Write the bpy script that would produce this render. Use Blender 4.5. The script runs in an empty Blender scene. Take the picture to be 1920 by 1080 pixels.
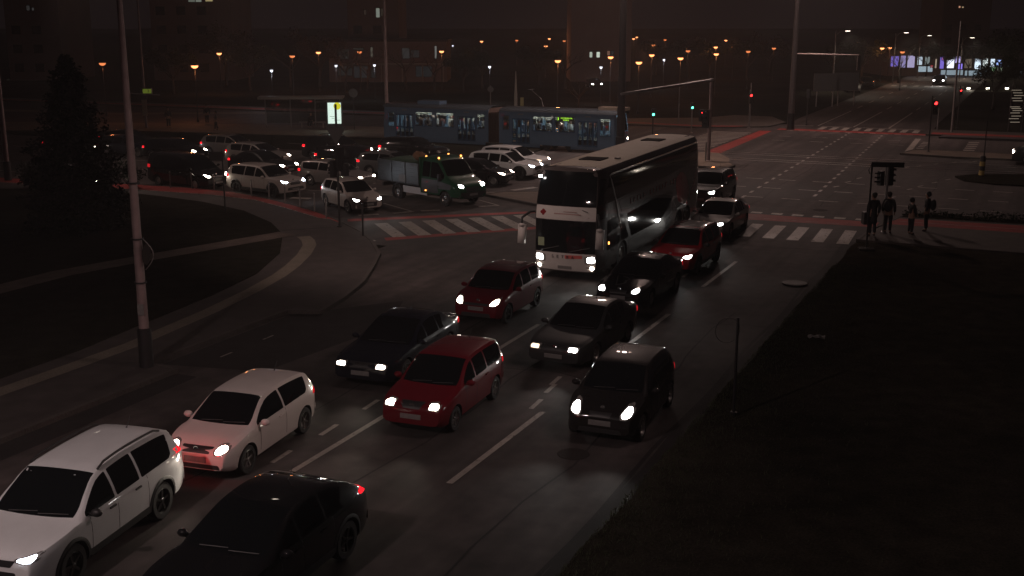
import bpy, bmesh, math, random
from math import sin, cos, pi, radians, sqrt, atan2
from mathutils import Vector, Matrix
from mathutils.bvhtree import BVHTree

random.seed(7)
SC = bpy.context.scene
COL = SC.collection

# ------------------------------------------------------------------ camera
CAM_H, FOC, HOR = 9.0, 2150.0, 40.0
PITCH = math.atan2(540 - HOR, FOC)
cam_d = bpy.data.cameras.new('camera'); cam = bpy.data.objects.new('camera', cam_d); COL.objects.link(cam)
cam_d.sensor_width = 36.0; cam_d.lens = FOC / 1920 * 36.0
cam_d.clip_start = 0.3; cam_d.clip_end = 3000
cam.location = (0, 0, CAM_H); cam.rotation_euler = (pi/2 - PITCH, 0, 0)
SC.camera = cam

# ------------------------------------------------------------------ night sky
wd = bpy.data.worlds.new('World'); SC.world = wd; wd.use_nodes = True
nt = wd.node_tree; nt.nodes.clear()
w_out = nt.nodes.new('ShaderNodeOutputWorld'); w_add = nt.nodes.new('ShaderNodeAddShader')
sky = nt.nodes.new('ShaderNodeTexSky'); sky.sky_type = 'NISHITA'; sky.sun_disc = False
sky.sun_elevation = radians(-6); sky.sun_rotation = radians(150)
b1 = nt.nodes.new('ShaderNodeBackground'); b1.inputs[1].default_value = 0.01
nt.links.new(sky.outputs[0], b1.inputs[0])
# city glow: a little brighter and redder near the horizon
tc = nt.nodes.new('ShaderNodeTexCoord'); sp = nt.nodes.new('ShaderNodeSeparateXYZ')
rp = nt.nodes.new('ShaderNodeValToRGB')
rp.color_ramp.elements[0].position = 0.0; rp.color_ramp.elements[0].color = (0.0050, 0.0034, 0.0039, 1)
rp.color_ramp.elements[1].position = 0.45; rp.color_ramp.elements[1].color = (0.0042, 0.0031, 0.0038, 1)
b2 = nt.nodes.new('ShaderNodeBackground'); b2.inputs[1].default_value = 1.0
nt.links.new(tc.outputs['Generated'], sp.inputs[0]); nt.links.new(sp.outputs[2], rp.inputs[0])
nt.links.new(rp.outputs[0], b2.inputs[0])
nt.links.new(b1.outputs[0], w_add.inputs[0]); nt.links.new(b2.outputs[0], w_add.inputs[1])
nt.links.new(w_add.outputs[0], w_out.inputs[0])

# ------------------------------------------------------------------ exposure, sampling
SC.view_settings.view_transform = 'Standard'; SC.view_settings.look = 'None'
SC.view_settings.exposure = 0.0; SC.view_settings.gamma = 1.0
SC.render.engine = 'CYCLES'
SC.cycles.use_denoising = True
SC.cycles.max_bounces = 5; SC.cycles.diffuse_bounces = 2; SC.cycles.glossy_bounces = 3
SC.cycles.transparent_max_bounces = 12; SC.cycles.transmission_bounces = 4; SC.cycles.volume_bounces = 0
SC.cycles.sample_clamp_indirect = 4.0; SC.cycles.caustics_reflective = False; SC.cycles.caustics_refractive = False

LAMP_W = 16000.0      # high mast floodlights
HEAD_W = 80.0       # one dipped headlight
HAZE = 0.00062

# ------------------------------------------------------------------ helpers
AZ = radians(24.6)
SX, SY = sin(AZ), cos(AZ)
def W(s, t):                       # along the main road, across it -> world
    return (s*SX + t*SY, s*SY - t*SX)
def WL(l): return [W(*p) for p in l]
CP, SP = cos(PITCH), sin(PITCH)
def G(u, v, z=0.0):                # photo pixel lying at height z -> world point (survey helper)
    x = (u-960)/FOC; y = (540-v)/FOC
    F = CP + SP*y; U = -SP + CP*y
    k = (z-CAM_H)/U
    return (x*k, F*k)

class MB:
    def __init__(s): s.v = []; s.f = []
    def add(s, vs, fs):
        n = len(s.v); s.v += [tuple(p) for p in vs]; s.f += [tuple(i+n for i in f) for f in fs]
    def box(s, c, d, rz=0.0, rx=0.0, ry=0.0):
        m = Matrix.Rotation(rz, 3, 'Z') @ Matrix.Rotation(ry, 3, 'Y') @ Matrix.Rotation(rx, 3, 'X')
        vs = []
        for sx in (-.5, .5):
            for sy in (-.5, .5):
                for sz in (-.5, .5):
                    p = m @ Vector((sx*d[0], sy*d[1], sz*d[2])); vs.append((p.x+c[0], p.y+c[1], p.z+c[2]))
        s.add(vs, [(0,1,3,2),(4,6,7,5),(0,4,5,1),(2,3,7,6),(0,2,6,4),(1,5,7,3)])
    def prism(s, poly, z0, z1):
        n = len(poly)
        a = sum(poly[i][0]*poly[(i+1)%n][1]-poly[(i+1)%n][0]*poly[i][1] for i in range(n))
        if a < 0: poly = poly[::-1]
        vs = [(p[0], p[1], z0) for p in poly] + [(p[0], p[1], z1) for p in poly]
        fs = [tuple(range(n-1, -1, -1)), tuple(range(n, 2*n))] + [(i, (i+1)%n, n+(i+1)%n, n+i) for i in range(n)]
        s.add(vs, fs)
    def sheet(s, poly, z):
        n = len(poly)
        a = sum(poly[i][0]*poly[(i+1)%n][1]-poly[(i+1)%n][0]*poly[i][1] for i in range(n))
        if a < 0: poly = poly[::-1]
        s.add([(p[0], p[1], z) for p in poly], [tuple(range(n))])
    def strip(s, line, w, z):      # flat band along a polyline
        L, R = [], []
        for i, p in enumerate(line):
            a = line[max(i-1, 0)]; b = line[min(i+1, len(line)-1)]
            dx, dy = b[0]-a[0], b[1]-a[1]; l = math.hypot(dx, dy) or 1
            nx, ny = -dy/l*w/2, dx/l*w/2
            L.append((p[0]+nx, p[1]+ny, z)); R.append((p[0]-nx, p[1]-ny, z))
        n = len(line); s.add(R+L, [(i, i+1, n+i+1, n+i) for i in range(n-1)])
    def tube(s, pts, rs, n=10, cap=True):
        pts = [Vector(p) for p in pts]
        if not hasattr(rs, '__len__'): rs = [rs]*len(pts)
        vs = []; up = Vector((0, 0, 1))
        for i, p in enumerate(pts):
            d = (pts[min(i+1, len(pts)-1)] - pts[max(i-1, 0)]).normalized()
            a = d.cross(up) if abs(d.z) < .95 else d.cross(Vector((1, 0, 0)))
            a.normalize(); b = d.cross(a)
            for k in range(n):
                t = 2*pi*k/n; q = p + (a*cos(t)+b*sin(t))*rs[i]; vs.append(tuple(q))
        fs = []
        for i in range(len(pts)-1):
            for k in range(n):
                fs.append((i*n+k, i*n+(k+1)%n, (i+1)*n+(k+1)%n, (i+1)*n+k))
        if cap: fs += [tuple(range(n-1, -1, -1)), tuple(range((len(pts)-1)*n, len(pts)*n))]
        s.add(vs, fs)
    def lathe(s, prof, c=(0, 0, 0), n=24, axis='Z', close=False):   # prof: (r, h)
        vs = []; fs = []; m = len(prof)
        for k in range(n):
            t = 2*pi*k/n
            for r, hh in prof:
                a, b = r*cos(t), r*sin(t)
                vs.append({'Z': (c[0]+a, c[1]+b, c[2]+hh), 'Y': (c[0]+b, c[1]+hh, c[2]+a), 'X': (c[0]+hh, c[1]+a, c[2]+b)}[axis])
        for k in range(n):
            k2 = (k+1) % n
            for i in range(m - (0 if close else 1)):
                i2 = (i+1) % m
                fs.append((k*m+i, k2*m+i, k2*m+i2, k*m+i2))
        s.add(vs, fs)
    def ball(s, c, r, n=10, m=6, sc=(1, 1, 1)):
        prof = [(max(r*sin(pi*i/m), 1e-4), -r*cos(pi*i/m)) for i in range(m+1)]
        b = MB(); b.lathe(prof, n=n)
        s.add([(c[0]+p[0]*sc[0], c[1]+p[1]*sc[1], c[2]+p[2]*sc[2]) for p in b.v], b.f)
    def build(s, name, mat, parent=None, smooth=False, sharp=None):
        me = bpy.data.meshes.new(name); me.from_pydata(s.v, [], s.f); me.validate(); me.update()
        return mesh_obj(name, me, mat, parent, smooth, sharp)

def mesh_obj(name, me, mat, parent=None, smooth=False, sharp=None):
    if mat is not None and len(me.materials) == 0: me.materials.append(mat)
    if smooth:
        for p in me.polygons: p.use_smooth = True
        if sharp: me.set_sharp_from_angle(angle=radians(sharp))
    o = bpy.data.objects.new(name, me); COL.objects.link(o)
    if parent: o.parent = parent
    return o

def tag(o, label, cat, group=None):
    o['label'] = label; o['category'] = cat
    if group: o['group'] = group
    return o
def kind(o, k): o['kind'] = k; return o
def thing(name, label, cat, loc=(0, 0, 0), rz=0.0, group=None):
    o = bpy.data.objects.new(name, None); COL.objects.link(o); o.empty_display_size = .2
    o.location = loc; o.rotation_euler = (0, 0, rz); return tag(o, label, cat, group)
def sub_empty(name, parent, loc=(0, 0, 0), rz=0.0):
    o = bpy.data.objects.new(name, None); COL.objects.link(o); o.parent = parent; o.location = loc; o.rotation_euler = (0, 0, rz); return o
def copy_tree(o, parent=None):
    c = o.copy(); COL.objects.link(c)
    if parent: c.parent = parent
    for ch in list(o.children): copy_tree(ch, c)
    return c
def text_mesh(name, txt, size, mat, parent, loc, rot, depth=.004):
    cu = bpy.data.curves.new(name, 'FONT'); cu.body = txt; cu.size = size; cu.align_x = 'CENTER'; cu.align_y = 'CENTER'; cu.extrude = depth
    o = bpy.data.objects.new(name, cu); COL.objects.link(o)
    dg = bpy.context.evaluated_depsgraph_get()
    me = bpy.data.meshes.new_from_object(o.evaluated_get(dg)); bpy.data.objects.remove(o)
    me.materials.clear()
    ob = mesh_obj(name, me, mat, parent); ob.location = loc; ob.rotation_euler = rot
    return ob

# ------------------------------------------------------------------ materials
def M(name, col, rough=.6, metal=0.0, coat=0.0, noise=0.0, scale=8.0, spec=.5, bump=0.0, emit=None, es=0.0, alpha=None):
    m = bpy.data.materials.new(name); m.use_nodes = True; n = m.node_tree; p = n.nodes['Principled BSDF']
    p.inputs['Base Color'].default_value = (*col, 1); p.inputs['Roughness'].default_value = rough
    p.inputs['Metallic'].default_value = metal; p.inputs['Coat Weight'].default_value = coat
    p.inputs['Coat Roughness'].default_value = .035; p.inputs['Specular IOR Level'].default_value = spec
    if emit: p.inputs['Emission Color'].default_value = (*emit, 1); p.inputs['Emission Strength'].default_value = es
    if noise or bump:
        t = n.nodes.new('ShaderNodeTexCoord'); nz = n.nodes.new('ShaderNodeTexNoise')
        nz.inputs['Scale'].default_value = scale; nz.inputs['Detail'].default_value = 6
        n.links.new(t.outputs['Object'], nz.inputs['Vector'])
        if noise:
            mx = n.nodes.new('ShaderNodeMix'); mx.data_type = 'RGBA'; mx.blend_type = 'MIX'
            mx.inputs['A'].default_value = (*[c*(1-noise) for c in col], 1); mx.inputs['B'].default_value = (*[min(1, c*(1+noise)) for c in col], 1)
            n.links.new(nz.outputs[0], mx.inputs['Factor']); n.links.new(mx.outputs['Result'], p.inputs['Base Color'])
        if bump:
            bp = n.nodes.new('ShaderNodeBump'); bp.inputs['Strength'].default_value = bump; bp.inputs['Distance'].default_value = .01
            n.links.new(nz.outputs[0], bp.inputs['Height']); n.links.new(bp.outputs[0], p.inputs['Normal'])
    return m

def ground_mat(name, col, rough, big=.12, fine=60.0, amt=.35, bump=.25, patch=None, spec=.18):
    """weathered ground: big stains, tyre-wear streaks and fine grain"""
    m = bpy.data.materials.new(name); m.use_nodes = True; n = m.node_tree; p = n.nodes['Principled BSDF']; L = n.links.new
    t = n.nodes.new('ShaderNodeTexCoord')
    def nz(sc, det, vec=None):
        q = n.nodes.new('ShaderNodeTexNoise'); q.inputs['Scale'].default_value = sc; q.inputs['Detail'].default_value = det
        L(vec or t.outputs['Object'], q.inputs['Vector']); return q
    a = nz(big, 5); b = nz(fine, 4); c = nz(1.7, 6)
    def rng(src, lo, hi, f0=.3, f1=.7):
        r = n.nodes.new('ShaderNodeMapRange'); r.inputs['From Min'].default_value = f0; r.inputs['From Max'].default_value = f1
        r.inputs['To Min'].default_value = lo; r.inputs['To Max'].default_value = hi; L(src, r.inputs['Value']); return r.outputs[0]
    def mul(x, y):
        q = n.nodes.new('ShaderNodeMath'); q.operation = 'MULTIPLY'; L(x, q.inputs[0]); L(y, q.inputs[1]); return q.outputs[0]
    k = mul(mul(rng(a.outputs[0], 1-amt, 1+amt), rng(b.outputs[0], .7, 1.3)), rng(c.outputs[0], 1-amt*.5, 1+amt*.5))
    if patch:      # long streaks along the driving direction
        mp = n.nodes.new('ShaderNodeMapping'); mp.inputs['Rotation'].default_value = (0, 0, -(pi/2-AZ)); mp.inputs['Scale'].default_value = (1, 1, 1)
        mp.vector_type = 'POINT'; L(t.outputs['Object'], mp.inputs['Vector'])
        m2 = n.nodes.new('ShaderNodeMapping'); m2.inputs['Scale'].default_value = (.035, 1.1, 1); L(mp.outputs[0], m2.inputs['Vector'])
        st = nz(1.0, 3, m2.outputs[0]); k = mul(k, rng(st.outputs[0], 1-patch, 1+patch))
    v = n.nodes.new('ShaderNodeVectorMath'); v.operation = 'SCALE'; v.inputs[0].default_value = col; L(k, v.inputs['Scale'])
    L(v.outputs[0], p.inputs['Base Color']); p.inputs['Specular IOR Level'].default_value = spec
    L(rng(a.outputs[0], rough-.1, min(1, rough+.1)), p.inputs['Roughness'])
    bp = n.nodes.new('ShaderNodeBump'); bp.inputs['Strength'].default_value = bump; bp.inputs['Distance'].default_value = .008
    L(b.outputs[0], bp.inputs['Height']); L(bp.outputs[0], p.inputs['Normal'])
    return m

def worn_paint(name, col, wear=.45):
    m = ground_mat(name, col, .6, big=.4, fine=35, amt=.2, bump=.2)
    n = m.node_tree; p = n.nodes['Principled BSDF']; L = n.links.new
    t = n.nodes.new('ShaderNodeTexCoord'); q = n.nodes.new('ShaderNodeTexNoise'); q.inputs['Scale'].default_value = 5; q.inputs['Detail'].default_value = 9; q.inputs['Roughness'].default_value = .75
    L(t.outputs['Object'], q.inputs['Vector']); r = n.nodes.new('ShaderNodeMapRange'); L(q.outputs[0], r.inputs['Value'])
    r.inputs['From Min'].default_value = wear-.09; r.inputs['From Max'].default_value = wear+.05
    L(r.outputs[0], p.inputs['Alpha']); return m

def emis(name, col, s):
    m = bpy.data.materials.new(name); m.use_nodes = True; n = m.node_tree; n.nodes.clear()
    o = n.nodes.new('ShaderNodeOutputMaterial'); e = n.nodes.new('ShaderNodeEmission')
    e.inputs[0].default_value = (*col, 1); e.inputs[1].default_value = s; n.links.new(e.outputs[0], o.inputs[0]); return m
def clear_glass(name, tint=(.8, .85, .85), refl=.08):
    m = bpy.data.materials.new(name); m.use_nodes = True; n = m.node_tree; n.nodes.clear()
    o = n.nodes.new('ShaderNodeOutputMaterial'); a = n.nodes.new('ShaderNodeBsdfTransparent'); a.inputs[0].default_value = (*tint, 1)
    g = n.nodes.new('ShaderNodeBsdfGlossy'); g.inputs['Roughness'].default_value = .03; x = n.nodes.new('ShaderNodeMixShader'); x.inputs[0].default_value = refl
    n.links.new(a.outputs[0], x.inputs[1]); n.links.new(g.outputs[0], x.inputs[2]); n.links.new(x.outputs[0], o.inputs[0]); return m

MT = dict(
 asphalt=ground_mat('asphalt', (.040, .0325, .0315), .85, amt=.55, patch=.38),
 asphalt2=ground_mat('asphalt_patch', (.030, .025, .0245), .85),
 gutter=ground_mat('gutter_dark', (.018, .0155, .0155), .9),
 grass_soil=ground_mat('grass_ground', (.017, .0155, .0125), 1.0, fine=22, amt=.5, bump=.8, spec=0.0),
 verge=ground_mat('verge_ground', (.034, .030, .024), 1.0, fine=22, amt=.5, bump=.8, spec=0.0),
 pave=ground_mat('pavement', (.062, .052, .047), .85, fine=40),
 pave_dark=ground_mat('pavement_asphalt', (.044, .037, .0355), .85, fine=50),
 kerb=ground_mat('kerb_stone', (.052, .045, .042), .85, fine=30),
 guide=ground_mat('guide_paving', (.125, .108, .088), .8, fine=30, amt=.2),
 concrete=ground_mat('track_bed', (.11, .084, .066), .85, fine=30),
 path=ground_mat('gravel_path', (.075, .058, .050), .95, fine=25, amt=.5),
 red=ground_mat('red_lane', (.215, .029, .026), .8, fine=40),
 line=worn_paint('road_paint', (.21, .185, .165), .40),
 line_old=worn_paint('old_road_paint', (.16, .145, .13), .47),
 rail=M('rail_steel', (.30, .27, .24), .35, 1.0),
 glass=M('car_glass', (.006, .007, .008), .06, 0, .0, spec=.5),
 glass_lit=M('screen_glass', (.022, .026, .028), .10, 0, .3),
 tyre=M('tyre_rubber', (.012, .012, .012), .85, noise=.3, scale=30),
 rim=M('alloy', (.42, .41, .40), .32, 1.0, noise=.15, scale=20),
 rim_dark=M('dark_alloy', (.10, .10, .10), .35, 1.0),
 plastic=M('black_plastic', (.014, .014, .015), .5, noise=.2, scale=25),
 chrome=M('chrome', (.7, .7, .7), .12, 1.0),
 plate=M('number_plate', (.15, .145, .14), .5, noise=.25, scale=14),
 steel_dark=M('cast_iron_cover', (.022, .018, .017), .9, .0, noise=.3, scale=12, spec=.1),
 steel=M('galvanised_steel', (.20, .185, .18), .5, .5, noise=.25, scale=5),
 pole_pink=M('weathered_mast', (.23, .17, .165), .6, .2, noise=.3, scale=4),
 pole_dark=M('dark_mast', (.022, .017, .018), .7, .0, noise=.3, scale=4),
 black=M('black_paint', (.012, .011, .012), .55, noise=.2, scale=9),
 board=M('sign_back', (.10, .10, .10), .55, .3, noise=.2, scale=9),
 hl_warm=emis('headlamp_warm', (1, .86, .70), 30.0), hl_white=emis('headlamp_white', (1, .97, .93), 32.0), hl_cold=emis('headlamp_cold', (.80, .88, 1), 30.0),
 hl_dim=emis('headlamp_dim', (1, .76, .52), 2.2),
 tail=emis('tail_lamp', (1, .012, .02), 1.7), tail_dim=emis('tail_lamp_dim', (1, .02, .03), .5),
 tail_off=M('tail_lens', (.16, .008, .008), .15, 0, .5), amber=emis('amber_lamp', (1, .35, .08), 5.0), lit_plate=emis('plate_glow', (.75, .88, 1), 1.6),  # lit rear plate: the light on it is put in as the plate's own glow
 lens=M('headlamp_glass', (.30, .29, .28), .12, .4, .8),
)
PAINT = {}
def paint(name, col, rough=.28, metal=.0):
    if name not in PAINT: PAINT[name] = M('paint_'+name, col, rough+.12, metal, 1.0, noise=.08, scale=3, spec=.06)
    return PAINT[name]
# ------------------------------------------------------------------ the ground
def ground(name, mb, mat, k='structure'): return kind(mb.build(name, mat), k)
g = MB(); g.sheet([(-700, -60), (700, -60), (700, 1500), (-700, 1500)], -.06)
ground('ground', g, MT['grass_soil'])

g = MB()
g.sheet(WL([(-14, -22), (-14, -6.55), (49, -6.55), (54.2, -5.5), (55.4, 2), (55.4, 60), (96.5, 60), (96.5, -6.5), (99, -6.2),
            (102, -8.2), (112, -8.4), (330, -8.4), (330, -21), (112, -21), (105, -20.6), (99, -24), (97.6, -34), (97.6, -130), (92, -130), (69, -80), (68.4, -50), (68.4, -130), (40, -130), (40, -24)]), 0.0)
ground('road', g, MT['asphalt'])
g = MB(); g.sheet(WL([(-10, -20.06), (-10, -19.2), (18, -19.2), (22.5, -19.3), (22.5, -20.06)]), .004)  # darker strip along the foot of the left kerb
g.sheet(WL([(23, -20.9), (23.6, -18.0), (29, -17.4), (32, -18.6), (28.9, -20.9)]), .0035)
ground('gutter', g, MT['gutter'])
g = MB(); random.seed(31)
for s0, t0, ln in ((12, -11.7, 30), (14, -15.0, 26), (9, -8.3, 26), (56, -12.9, 40), (58, -9.6, 38), (57, -16.8, 24), (60, -5.0, 22)):
    pts = [(s0+ln*k/24, t0+.10*sin(k*.9+t0)+random.uniform(-.06, .06)) for k in range(25)]; g.strip(WL(pts), .05, .0055)
for s0, t0 in ((33.5, -8), (26.6, -12), (46.3, -9), (61.6, -8), (71, -12), (90.8, -14)):
    pts = [(s0+.15*sin(k)+random.uniform(-.08, .08), t0-3+.5*k) for k in range(13)]; g.strip(WL(pts), .045, .0055)
ground('tar_seam', g, MT['gutter'])
for i, (s0, t0) in enumerate(((21.5, -8.4), (27.8, -8.7), (36.5, -17.6), (62.0, -16.2), (75.6, -8.1), (56.8, -9.4))):
    c_ = MB(); c_.lathe([(.001, .007), (.33, .007), (.35, .0)], n=24); o = c_.build('drain_cover', MT['steel_dark']); o.location = (*W(s0, t0), .001)
    tag(o, 'round dark drain cover set in the asphalt, '+('on the near lane left of the verge', 'behind the dark small hatchback', 'in the turning lane left of the coach', 'in the junction beside the dark SUV', 'in the far middle of the junction', 'just past the right-hand cycle crossing')[i], 'drain cover', 'drain covers in the road')
g = MB(); g.sheet(WL([(60, -12.2), (60, -8.5), (73, -8.8), (73, -12.4)]), .0035); g.sheet(WL([(84, -16.2), (84, -12.9), (97, -12.9), (97, -16.2)]), .0035)
g.sheet(WL([(32, -13.2), (32, -10.4), (47, -10.6), (47, -13.4)]), .0035)
ground('road_patch', g, MT['asphalt2'])

kerbL = [(-14, -20.05), (16.5, -20.05), (22.6, -20.05), (22.6, -21.1), (29.0, -21.1), (29.4, -20.1), (31.3, -20.45), (33.5, -21.1), (35.8, -22.1), (38.1, -23.2), (40.3, -24.9),
         (41.8, -26.3), (43.7, -28.6), (45.5, -31), (47.2, -34), (48.4, -36.6), (49.2, -39), (49.5, -42), (49.2, -46), (48.6, -50), (47.8, -60), (47.5, -130)]
def block(name, poly, mat, z1=.12, kerbline=None):
    b = MB(); b.prism(WL(poly), -.05, z1); o = ground(name, b, mat)
    if kerbline:
        k = MB(); q = WL(kerbline)
        for i in range(len(q)-1):
            a, c = q[i], q[i+1]; l = math.hypot(c[0]-a[0], c[1]-a[1]); n = max(1, int(l/1.0))
            for j in range(n):
                u0, u1 = j/n, (j+1)/n - .012/l
                p0 = (a[0]+(c[0]-a[0])*u0, a[1]+(c[1]-a[1])*u0); p1 = (a[0]+(c[0]-a[0])*u1, a[1]+(c[1]-a[1])*u1)
                dx, dy = (c[0]-a[0])/l, (c[1]-a[1])/l; nx, ny = -dy*.07, dx*.07
                k.prism([(p0[0]+nx, p0[1]+ny), (p1[0]+nx, p1[1]+ny), (p1[0]-nx, p1[1]-ny), (p0[0]-nx, p0[1]-ny)], -.04, z1+.012)
        ground('kerb', k, MT['kerb'])
    return o
block('pavement', kerbL + [(-14, -130)], MT['pave_dark'], .12, kerbL)
gedge = [(-14, -23.45), (5, -23.45), (19.9, -23.5), (22.8, -23.6), (25.7, -24.0), (29.6, -24.5), (32.9, -25.2), (36.4, -26.7), (39.8, -29.0), (42.0, -31.2), (44.2, -34.4), (45.6, -38), (46.2, -41.2), (46.4, -43),
         (45.4, -47.5), (44.4, -53), (44, -130), (-14, -130)]
g = MB(); g.prism(WL(gedge), .10, .145); ground('grass', g, MT['grass_soil'])
g = MB(); g.strip(WL([(10, -30.6), (20, -31.2), (26, -31.6), (30, -31.6), (33.3, -30.8), (36.3, -29.95), (40.0, -28.9)]), 1.15, .150)
ground('path', g, MT['path'])
g = MB(); g.strip(WL([(-14, -22.6), (19.1, -22.65), (21.7, -22.65), (23.9, -22.7), (27.9, -23.2), (30.8, -23.75), (33.0, -24.3), (34.6, -24.85), (36.6, -25.7), (38.3, -26.6), (39.2, -27.3), (39.8, -27.95)]), .55, .1245)
ground('guide_strip', g, MT['guide'])
g = MB(); g.strip(WL([(40.6, -29.6), (42.2, -28.1)]), .12, .1245); ground('joint', g, MT['gutter'])
red_in = [(43.9, -29.25), (44.0, -30.0), (45.9, -33.3), (47.3, -36.1), (47.8, -39.4), (47.6, -45), (46.9, -50), (46.3, -60), (46, -130)]
red_out = [(43.2, -28.3), (43.7, -28.75), (45.4, -31.1), (47.05, -34.1), (48.25, -36.7), (49.05, -39), (49.35, -42), (49.05, -46), (48.45, -50), (47.65, -60), (47.35, -130)]
g = MB(); g.sheet(WL(red_out + red_in[::-1]), .1245); o = ground('cycle_lane', g, MT['red'])
g = MB(); g.strip(WL([(43.9, -29.0)] + red_in[1:8]), .10, .128); ground('lane_line', g, MT['line_old'])

# right-hand pavement with its cycle lane, and the verge below it
rk = [(49.0, -6.5), (55.4, -6.0)]
block('pavement', [(49.0, -6.5), (51, -6.3), (55.5, -5.6), (55.7, -2), (55.9, 70), (48.0, 70), (48.8, -2)], MT['pave'], .10, [(49.0, -6.5), (52.2, -6.25), (55.5, -5.6), (55.7, -2), (55.9, 60)])
random.seed(12)
g = MB(); g.prism(WL([(-14, -6.5)] + [(8+.3*k, -6.55+.05*sin(k*.37)+random.uniform(-.025, .025)) for k in range(136)] + [(48.9, -6.5), (48.7, -2), (47.9, 70), (-14, 70)]), -.05, .035); ground('verge', g, MT['verge'])
g = MB(); g.strip(WL([(8+1.2*k, -6.68+.04*sin(k*1.3)) for k in range(35)]), .34, .0045); g.strip(WL([(8+1.2*k, -6.9+.05*sin(k*.9)) for k in range(35)]), .10, .0055)
ground('gutter', g, MT['gutter'])
g = MB(); g.sheet(WL([(53.4, -6.0), (55.2, -5.5), (55.5, 0), (55.7, 70), (53.6, 70), (53.5, -3)]), .104); ground('cycle_lane', g, MT['red'])
g = MB(); g.sheet(WL([(52.2, -19), (54.3, -19.3), (54.3, -6.3), (52.9, -6.3)]), .004); ground('cycle_crossing', g, MT['red'])
g = MB()
for k in range(10): g.strip(WL([(53.1+.06*sin(k), -7.9-.97*k*1.0), (53.1, -8.45-.97*k)]), .04, .009)
g.strip(WL([(54.35, -5.4), (54.5, 6)]), .06, .109); g.strip(WL([(53.4, 0), (53.4, 3)]), .05, .109)
for k in range(14): g.strip(WL([(54.72, -6.9-.98*k), (54.72, -7.42-.98*k)]), .42, .009)
ground('lane_line', g, MT['line'])

# tram bed across the picture, planted strip, platform, far pavements
nearT = [(-75, 99.5), (-42.9, 96.2), (-32, 95.6), (-22, 93.4), (-13.4, 91.0), (-10.2, 90.2), (0.6, 85.0)]
farT = [(0.6, 93.5), (-11.3, 99.2), (-14.9, 100.2), (-24, 101.8), (-34.5, 103.4), (-46.2, 104.3), (-75, 107)]
g = MB(); g.prism(nearT + farT, -.05, .16); ground('tram_platform', g, MT['concrete'])
g = MB(); g.prism([W(68.6, -130), W(68.6, -34), W(69.4, -31.5), (2.6, 83.9)] + [(p[0], p[1]-.05) for p in nearT[::-1][1:]], -.05, .11); ground('grass', g, MT['grass_soil'])
g = MB(); g.prism([(-16.9, 86.2), (-16.6, 85.7), (-9.5, 82.6), (-9.3, 83.0)], -.03, .13); ground('kerb', g, MT['kerb'])
g = MB()
ta, td = (-8.835, 87.365), (cos(radians(-25.71)), sin(radians(-25.71)))
for off in (.6, 1.6, 4.0, 5.0):
    g.strip([(ta[0]+td[0]*k-td[1]*off*1, ta[1]+td[1]*k+td[0]*off) for k in (-1.0, 8, 16, 30, 46, 70)], .09, .012 if 1 else 0)
ground('tram_rail', g, MT['rail'])
g = MB(); g.strip(WL([(85.5, -128), (86.5, -105), (88.5, -84), (93, -76), (98, -66), (101, -55)]), 2.2, .02); ground('path', g, MT['concrete'])

far_pave = [(97.6, -130), (97.6, -34), (97.5, -27), (99.0, -24.2), (100.6, -21.6), (105.5, -21.0), (111.3, -23.5), (111.5, -27.2), (107.3, -29), (103.7, -35.3), (101.5, -60), (101, -130)]
block('pavement', far_pave, MT['pave'], .10, [(97.6, -90), (97.6, -34), (97.5, -27), (99.0, -24.2), (100.6, -21.6), (105.5, -21.0)])
g = MB(); g.sheet(WL([(98.6, -130), (99.9, -60), (100.0, -34), (98.9, -27), (100.2, -23.4), (99.0, -24.0), (98.0, -27), (98.9, -34), (98.6, -60), (97.8, -130)]), .104); ground('cycle_lane', g, MT['red'])
block('pavement', [(98.7, -8.3), (99.0, 70), (103.5, 70), (103.5, -8.3)], MT['pave'], .10, [(103.5, -8.3), (98.7, -8.3), (98.9, 60)])
g = MB(); g.sheet(WL([(99.1, -8.0), (99.4, 70), (100.9, 70), (100.6, -8.0)]), .104); ground('cycle_lane', g, MT['red'])
g = MB(); g.sheet(WL([(98.9, -20.4), (100.1, -20.4), (99.9, -8.4), (98.6, -8.4)]), .004); g.sheet(WL([(78.4, -21.4), (97.2, -21.5), (97.4, -20.5), (78.6, -20.2)]), .004); ground('cycle_crossing', g, MT['red'])
# refuge islands
block('refuge', [(71.4, -21.2), (70.5, -19.5), (70.6, -17.5), (71.9, -17.4), (73.2, -18.0), (75.6, -18.6), (78.3, -20.0), (78.3, -25.5), (73.6, -25.2)], MT['concrete'], .12,
      [(73.6, -25.2), (71.4, -21.2), (70.5, -19.5), (70.6, -17.5), (71.9, -17.4), (73.2, -18.0), (75.6, -18.6), (78.3, -20.0)])
block('refuge', [(54.2, -26.4), (51.6, -21.4), (54.5, -20.4), (57, -22.6), (55.4, -25.8)], MT['concrete'], .10, [(55.4, -25.8), (54.2, -26.4), (51.6, -21.4), (54.5, -20.4), (57, -22.6), (55.4, -25.8)])
block('refuge', [(83.4, -8.6), (86.2, -8.0), (86.4, -5), (86, -2), (86, 60), (82.6, 60), (82.8, -2), (82.6, -5)], MT['concrete'], .12, [(86, 30), (86, -2), (86.4, -5), (86.2, -8.0), (83.4, -8.6), (82.6, -5), (82.8, -2), (82.6, 30)])
g = MB(); g.prism(WL([(72.4, -4.3), (70.7, -3.7), (69.8, -2), (69.8, 60), (77, 60), (75.3, 0), (73.9, -3.2)]), -.05, .09); ground('grass', g, MT['grass_soil'])
g = MB(); g.prism(WL([(96.6, -7.2), (96.9, -6.4), (96.9, 60), (98.6, 60), (98.4, -7.0)]), -.05, .13); ground('kerb', g, MT['pole_dark'])

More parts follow.
